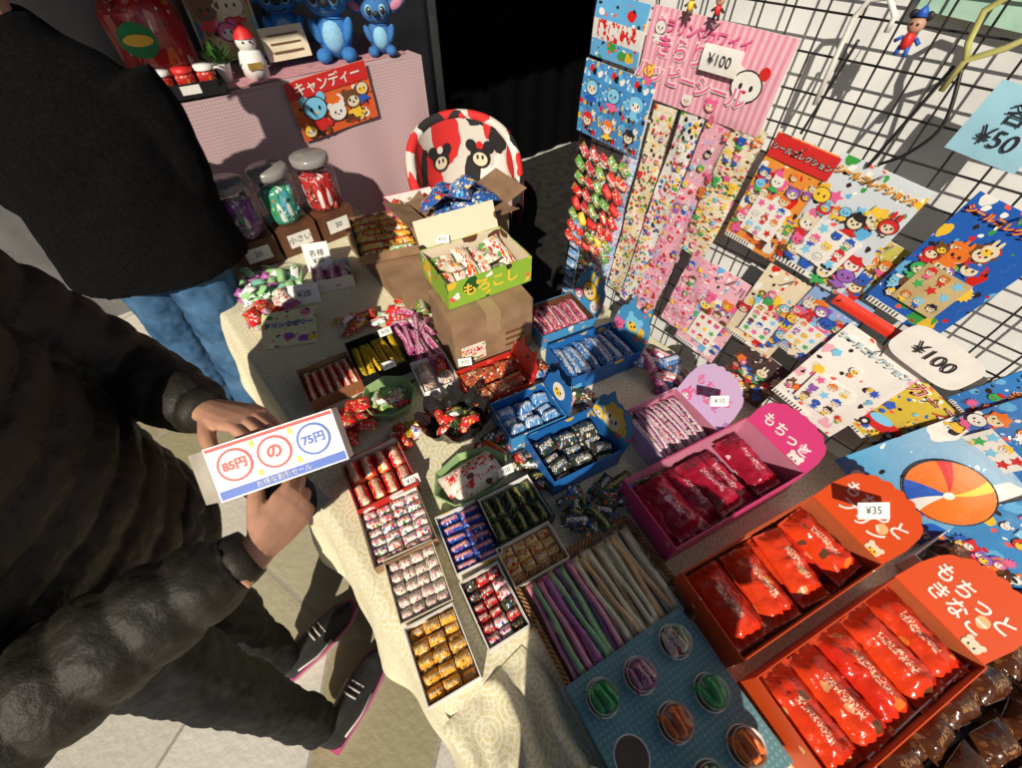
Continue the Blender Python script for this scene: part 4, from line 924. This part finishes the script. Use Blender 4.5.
def hand(parent,M_,side,curl,thumb=(35,25),name='hand'):
    """wrist at origin, fingers +x, back of hand +z, thumb on +y*side"""
    mb=MB(); s=side
    mb.tube(*spline([(-.05,0,0),(0,0,0),(.03,0,0),(.065,0,.001),(.088,0,0)],[(.026,.021),(.027,.018),(.036,.017),(.041,.015),(.037,.011)],.008),M['skin'],14,ref=V((0,0,-1)))
    base=[(.084,.028),(.09,.0095),(.086,-.0095),(.078,-.027)]; ln=[(.042,.026,.021),(.046,.03,.023),(.042,.028,.022),(.033,.021,.019)]
    for i,((bx,by),l) in enumerate(zip(base,ln)):
        p=V((bx-.018,by*s,0)); pts=[p]; a=0; sp=rad((1.5-i)*5)*s
        p=V((bx,by*s,0)); pts.append(p)
        for k in range(3):
            a+=rad(curl[i]*(.8,1.1,.7)[k]); p=p+V((math.cos(a)*math.cos(sp),math.cos(a)*math.sin(sp),-math.sin(a)))*l[k]; pts.append(p)
        r0=.0092 if i<3 else .008
        pp,rr=spline(pts,[r0*1.05,r0,r0*.95,r0*.88,r0*.62],.005); mb.tube(pp,rr,M['skin'],10)
    t1,t2=thumb
    p=V((.015,.018*s,-.004)); pts=[p]; a=rad(t1)
    for k,l in enumerate((.042,.032,.026)):
        d_=V((math.cos(a),math.sin(a)*s,-math.sin(rad(t2))*(.6+.3*k))).normalized(); p=p+d_*l; pts.append(p); a-=rad(14)
    pp,rr=spline(pts,[.014,.0125,.0105,.0075],.005); mb.tube(pp,rr,M['skin'],10)
    o=mb.build(name,parent,M_); remesh(o,.0022,3)
    return o
def head(parent,M_):
    mb=MB(); sk=M['skin']
    mb.ball((0,0,.12),.078,sk,20,(.98,1.2,1.3)); mb.ball((0,-.03,.06),.05,sk,16,(1.05,1.05,1.1)); mb.tube([(0,.02,-.09),(0,.01,.06)],[.062,.054],sk,16)
    mb.tube(*spline([(0,-.085,.13),(0,-.1,.105),(0,-.108,.09),(0,-.09,.082)],[.009,.012,.015,.01],.006),sk,10)
    for s in(-1,1): mb.ball((s*.078,.01,.1),.03,sk,12,(.3,.7,1.05)); mb.ball((s*.033,-.078,.135),.017,sk,10,(1.3,.6,.8))
    for z_,r_ in((.058,.009),(.047,.01)): mb.tube([(-.024,-.078,z_),(-.01,-.087,z_+.001),(.01,-.087,z_+.001),(.024,-.078,z_)],[.004,r_*.8,r_*.8,.004],sk,8)
    o=mb.build('head',parent,M_); remesh(o,.004,4)
    mb=MB()
    for s in(-1,1): mb.ball((s*.033,-.086,.118),.0125,'white',12,(1.1,.7,.8)); mb.ball((s*.033,-.094,.117),.006,'ink',10,(1,.5,1)); mb.tube([(s*.018,-.094,.142),(s*.035,-.096,.147),(s*.052,-.085,.141)],.003,'hair',6)
    mb.tube([(-.022,-.088,.0525),(0,-.0945,.0535),(.022,-.088,.0525)],.0018,'redink',6)
    mb.build('face_details',parent,M_)
    mb=MB(); mb.ball((0,.022,.145),.09,'hair',20,(1.0,1.18,1.12))
    for i in range(90):
        a=R.uniform(0,6.28); el=R.uniform(.0,1.4); p=V((.088*math.cos(a)*math.cos(el),.022+.104*math.sin(a)*math.cos(el),.145+.1*math.sin(el)))
        if p.y<-.05 and p.z<.17: continue
        d_=V((p.x*.8,(p.y-.02)*.8,-.05)); mb.tube([p*1.0,p+d_*.3+V((0,0,.004)),p+d_*.55+V((0,0,-.015))],[.012,.01,.002],'hair',5)
    mb.build('hair',parent,M_)

jk=G('quilted_nylon'); o=jk.obj(); nz=jk.noise(o,30,5,.6)
jk.p(col=jk.ramp(nz,[(.010,.0085,.006),(.022,.018,.012)],False,[.3,.7]),rough=.6,spec=.35); jk.bump(jk.noise(o,45,4,.65),.6,.006)
trm=plain('black_trousers_fabric',(.010,.010,.011),.8,.3,60,.3,spec=.3)
A=empty('customer_in_padded_jacket')
def torso(mb,tp,rr,mat,refside,period=.07,amp=.09):
    path,r=spline(tp,rr,.006); r=puff(path,r,period,amp) if amp else r
    t=(path[1]-path[0]).normalized(); mb.tube(path,r,mat,48,ref=refside.cross(t)*1.0)
mb=MB()
side=V((.25,-.97,0)).normalized(); sw=OR(side.x,side.y,0)
tp=[(OR(-.76,.25,.80)),(OR(-.765,.25,.95)),(OR(-.765,.25,1.15)),(OR(-.755,.25,1.30)),(OR(-.75,.25,1.40)),(OR(-.745,.25,1.45)),(OR(-.74,.25,1.50))]
torso(mb,tp,[(.24,.18),(.24,.185),(.24,.18),(.24,.16),(.205,.125),(.125,.105),(.09,.085)],jk.mat,sw,.062,.018)
for pts,rr in (([OR(-.72,.07,1.385),OR(-.70,.03,1.30),OR(-.655,-.005,1.12),OR(-.60,.02,1.07),OR(-.48,.13,1.065),OR(-.395,.20,1.063)],[.09,.09,.084,.078,.066,.048]),
               ([OR(-.80,.44,1.385),OR(-.79,.49,1.30),OR(-.735,.525,1.14),OR(-.69,.52,1.10),OR(-.60,.475,1.105),OR(-.525,.435,1.115)],[.09,.088,.08,.072,.060,.046])):
    path,r=spline(pts,rr,.006); mb.tube(path,puff(path,r,.058,.010),jk.mat,32)
cp=[OR(-.74,.25,1.46),OR(-.735,.25,1.55)]; mb.tube(*spline(cp,[(.1,.1),(.085,.085)],.01),jk.mat,20)
o=mb.build('padded_jacket',A); remesh(o,.0045,1,.014,.05)
mb=MB()
for a_,b_ in ((OR(-.40,.195,1.063),OR(-.378,.216,1.063)),(OR(-.53,.437,1.115),OR(-.503,.423,1.117))):
    mb.tube([a_,(a_+b_)/2,b_],[.041,.040,.036],jk.mat,18)
mb.build('ribbed_cuffs',A)
mb=MB()
for pts in ([OR(-.76,.16,.88),OR(-.73,.14,.72),OR(-.66,.10,.48),OR(-.60,.07,.28),OR(-.555,.045,.09)],[OR(-.78,.35,.88),OR(-.77,.33,.7),OR(-.75,.28,.48),OR(-.735,.24,.28),OR(-.725,.205,.09)]):
    path,r=spline(pts,[.105,.096,.072,.060,.053],.02)
    mb.tube(path,r,trm,20)
mb.tube([OR(-.77,.255,.82),OR(-.77,.255,.95)],[(.15,.19),(.16,.2)],trm,24)
o=mb.build('trousers',A); remesh(o,.007,2,.030,.07)
sh_up=plain('shoe_upper',(.02,.02,.022),.6,.2,80,.3); sh_so=plain('shoe_sole',(.55,.5,.48),.5); sh_pk=plain('pink_sole_edge',(.6,.1,.25),.5)
def shoe(parent,x,y,ang,name):
    mb=MB(); up,so,pkz=sh_up,sh_so,sh_pk
    def ring(u):
        w=.036+.012*math.sin(math.pi*min(1,u*1.05)**1.2); return w*(1 if u<.85 else max(.35,1-(u-.85)*3.2))
    def upf(u,v):
        L_=-.13+.27*u; a=math.pi*v; w=ring(u)*(1 if 0<u<1 else .6); h=(.085-.045*min(1,max(0,(u-.3)/.5)))*(1 if u<.9 else .75)
        return V((L_,-w*math.cos(a),.022+h*math.sin(a)))
    mb.grid(upf,18,12,up)
    for z0,z1,k,m in((.0,.012,1.08,so),(.012,.026,1.06,pkz)):
        N_=18
        out=[(-.137+.285*i/N_,-ring(i/N_)*k) for i in range(N_+1)]+[(-.137+.285*i/N_,ring(i/N_)*k) for i in range(N_,-1,-1)]
        lo=[mb.pt((x_,y_,z0)) for x_,y_ in out]; hi=[mb.pt((x_,y_,z1)) for x_,y_ in out]; n=len(out)
        for i in range(n): mb.face([lo[i],lo[(i+1)%n],hi[(i+1)%n],hi[i]],[(0,0)]*4,m)
        mb.face(hi,[(0,0)]*n,m); mb.face(lo[::-1],[(0,0)]*n,m)
    for i in range(5): mb.tube([(.0+.017*i,-.022,.088-.008*i),(.0+.017*i,0,.096-.009*i),(.0+.017*i,.022,.088-.008*i)],.003,so,6)
    for s in(-1,1): mb.tube([(-.09,s*.038,.05),(-.03,s*.046,.035),(.03,s*.046,.045)],.004,so,6)
    p=OR(x,y,.001); return mb.build(name,parent,TR(p.x,p.y,p.z,ang-41))
shoe(A,-.49,.115,66,'shoe'); shoe(A,-.655,.275,50,'shoe_left')
def frame(o_,fx,bz):
    x=fx.normalized(); z=(bz-x*bz.dot(x)).normalized(); y=z.cross(x)
    return Matrix(((x.x,y.x,z.x,o_.x),(x.y,y.y,z.y,o_.y),(x.z,y.z,z.z,o_.z),(0,0,0,1)))
hand(A,frame(OR(-.368,.222,1.063),OR(.35,.90,-.05),OR(.75,-.45,.45)),1,[50,52,54,56],(40,30),'right_hand')
hand(A,frame(OR(-.50,.425,1.125),OR(.93,-.30,.10),OR(.25,.35,.9)),-1,[40,42,45,48],(42,30),'left_hand')
head(A,TR(*OR(-.73,.25,1.56),-41-90+180-68+90,12))
cmp_=prn('carton_white_print',(.66,.64,.62),[WHT,(.60,.58,.56),(.66,.5,.45)],3,.2,dots=False,rough=.35)
M['cmn']=plain('grey_card_flap',(.42,.38,.32),.6)
def held():
    mb=MB(); L_,W_,H_=.185,.082,.045
    mb.box((0,0,0),(L_,W_,H_),cmp_)
    z=H_/2+.0006
    mb.quad([(-L_/2+.002,-W_/2+.002,z),(L_/2-.002,-W_/2+.002,z),(L_/2-.002,-W_/2+.015,z),(-L_/2+.002,-W_/2+.015,z)],'blueink')
    mb.quad([(-L_/2+.002,W_/2-.007,z),(L_/2-.002,W_/2-.007,z),(L_/2-.002,W_/2-.002,z),(-L_/2+.002,W_/2-.002,z)],'redink')
    for x,m in((-.058,'redink'),(-.002,'redink'),(.055,'blueink')):
        mb.disc((x,.006,z+.0003),.0245,m,n=28); mb.disc((x,.006,z+.0006),.021,'white',n=28)
    for i in range(4): mb.quad([(-.032+.056*(i%2),-.022+.045*(i//2),z+.0003),(-.026+.056*(i%2),-.022+.045*(i//2),z+.0003),(-.026+.056*(i%2),-.012+.045*(i//2),z+.0003),(-.032+.056*(i%2),-.012+.045*(i//2),z+.0003)],'yelink')
    mb.box((-L_/2-.0008,0,0),(.001,W_*.9,H_*.85),'black')
    mb.box((0,W_/2+.0006,0),(L_*.9,.0008,H_*.5),'redink')
    mb.M=Matrix.Translation((-L_/2,0,H_/2))@Matrix.Rotation(rad(-35),4,'Y'); mb.box((-.018,0,0),(.036,W_*.95,.001),'cmn'); mb.M=Matrix()
    MM=frame(OR(-.352,.345,1.125),OR(.93,.36,.06),OR(-.05,-.70,.70))
    o=mb.build('held_snack_carton',M_=MM,bevel=.001)
    text('85円',o,TR(-.058,.006,z+.001),.017,'redink',bold=.0007); text('の',o,TR(-.002,.006,z+.001),.024,'redink',bold=.0008); text('75円',o,TR(.055,.006,z+.001),.017,'blueink',bold=.0007); text('お得な割引セール',o,TR(0,-W_/2+.0085,z+.001),.010,'white')
held()
mb=MB(); mb.box((0,0,0),(.08,.13,.014),'black'); mb.build('black_wallet',M_=frame(OR(-.372,.315,1.055),OR(.6,.75,.1),OR(.3,-.5,.8)),bevel=.005)

# --- shopkeeper
B_=empty('shopkeeper_in_black_smock')
ck=plain('black_wool_cloth',(.004,.004,.0045),.95,.3,120,.4,spec=.1)
fd=OR(-.25,1,0).normalized(); sw2=OR(1,.25,0).normalized()
cx,cy=-1.20,1.28
def C(dx,z,dy=0): return OR(cx+dx,cy+dy,z)
mb=MB()
torso(mb,[C(0,.84),C(0,.95),C(0,1.08),C(0,1.25),C(0,1.38),C(0,1.45),C(0,1.50)],[(.28,.21),(.27,.19),(.25,.165),(.245,.15),(.2,.12),(.11,.09),(.07,.07)],ck,sw2,.07,0)
for s in(-1,1):
    b=C(0,1.36)+sw2*s*.20; p=[b,b+sw2*s*.03+V((0,0,-.12)),b+sw2*s*.02+V((0,0,-.28)),b+sw2*s*-.02+V((0,0,-.34))+fd*.09,b+sw2*s*-.10+V((0,0,-.31))+fd*.22]
    mb.tube(*spline(p,[.078,.07,.058,.052,.042],.02),ck,18)
o=mb.build('smock',B_); remesh(o,.010,3,.02,.12)
for s in(-1,1):
    b=C(0,1.36)+sw2*s*.10+V((0,0,-.31))+fd*.23
    hand(B_,frame(b,fd*1+V((0,0,-.1)),V((0,0,1))),s,[20,22,24,26],(35,20),'hand_r' if s>0 else 'hand_l')
dn=G('denim'); o=dn.obj(); nz=dn.noise(o,10,5,.6)
dn.p(col=dn.ramp(nz,[(.022,.065,.14),(.065,.15,.28)],False,[.35,.65]),rough=.9,spec=.2); dn.bump(dn.noise(o,250,2),.3,.002)
mb=MB()
for p in ([OR(-1.09,1.26,.90),OR(-1.09,1.23,.6),OR(-1.12,1.21,.35),OR(-1.15,1.18,.06)],[OR(-1.30,1.30,.90),OR(-1.33,1.29,.6),OR(-1.35,1.28,.35),OR(-1.37,1.27,.06)]):
    mb.tube(*spline(p,[.11,.10,.088,.083],.03),dn.mat,18)
o=mb.build('jeans',B_); remesh(o,.008,2,.024,.055)
shoe(B_,-1.13,1.24,95,'shoe'); shoe(B_,-1.35,1.33,95,'shoe_left')
head(B_,TR(*C(0,1.58),14-41+180))

# --- photographer standing behind the phone
Ph=empty('photographer_in_dark_coat')
mb=MB(); fx_=OR(1,0,0); px=.13
torso(mb,[OR(px,-.48,.75),OR(px,-.48,1.0),OR(px,-.47,1.25),OR(px,-.46,1.38),OR(px,-.45,1.45),OR(px,-.44,1.5)],[(.20,.14),(.19,.135),(.20,.13),(.18,.11),(.10,.085),(.07,.07)],ck,fx_,.07,0)
for s in(-1,1):
    mb.tube(*spline([OR(px+s*.17,-.45,1.37),OR(px*.8+s*.22,-.38,1.28),OR(s*.20,-.28,1.33),OR(s*.15,-.21,1.50),OR(s*.11,-.155,1.645)],[.070,.060,.052,.044,.036],.02),ck,18)
o=mb.build('coat',Ph); remesh(o,.010,3,.012,.1)
mb=MB()
for s in(-1,1): mb.tube(*spline([OR(px+s*.10,-.48,.88),OR(px+s*.11,-.47,.5),OR(px+s*.12,-.48,.08)],[.09,.07,.055],.03),trm,18); shoe(Ph,px+s*.12,-.44,90,'shoe' if s>0 else 'shoe_left')
mb.tube([OR(px,-.48,.75),OR(px,-.48,.95)],[(.15,.13),(.16,.13)],trm,20)
o=mb.build('trousers',Ph); remesh(o,.009,3,.015,.09)
head(Ph,TR(*OR(px,-.44,1.55),-41+180,12))
vd=OR(0,.643,-.766); upv=OR(0,.766,.643); pc=V((0,0,1.7))-vd*.014
for s in(-1,1):
    hand(Ph,frame(pc-vd*.062+OR(s*.098,0,0)-upv*.09,upv,OR(s,0,0)),s,[22,25,28,30],(30,5),'right_hand' if s>0 else 'left_hand')
mb=MB(); mb.box((0,0,0),(.155,.075,.008),'black'); mb.build('smartphone',Ph,frame(pc,OR(1,0,0),vd),bevel=.003)

# ------------------------------------------------------------------ light
w=D.worlds.new("World"); sc.world=w; w.use_nodes=True
nt=w.node_tree; bg=nt.nodes['Background']; sky=nt.nodes.new('ShaderNodeTexSky'); sky.sky_type='NISHITA'; sky.sun_disc=False
sunv=OR(-.16,-1,0).normalized(); el=rad(36)
sky.sun_elevation=el; sky.sun_rotation=math.atan2(sunv.x,sunv.y)
nt.links.new(sky.outputs[0],bg.inputs[0]); bg.inputs[1].default_value=.05
sl=D.lights.new('sun','SUN'); sl.energy=5.0; sl.angle=rad(.5); sl.color=(1,.91,.76)
so_=D.objects.new('sun',sl); COL.objects.link(so_)
dirv=V((sunv.x*math.cos(el),sunv.y*math.cos(el),math.sin(el)))
so_.rotation_euler=dirv.to_track_quat('Z','Y').to_euler(); so_.location=(-2,-3,5)
cd=D.cameras.new("camera"); cam=D.objects.new("camera",cd); COL.objects.link(cam)
cam.location=(0,0,1.7); cam.rotation_euler=(rad(40),0,rad(-41)); cd.lens=430/1022*36; cd.sensor_width=36; cd.clip_start=.02; cd.clip_end=300
sc.camera=cam
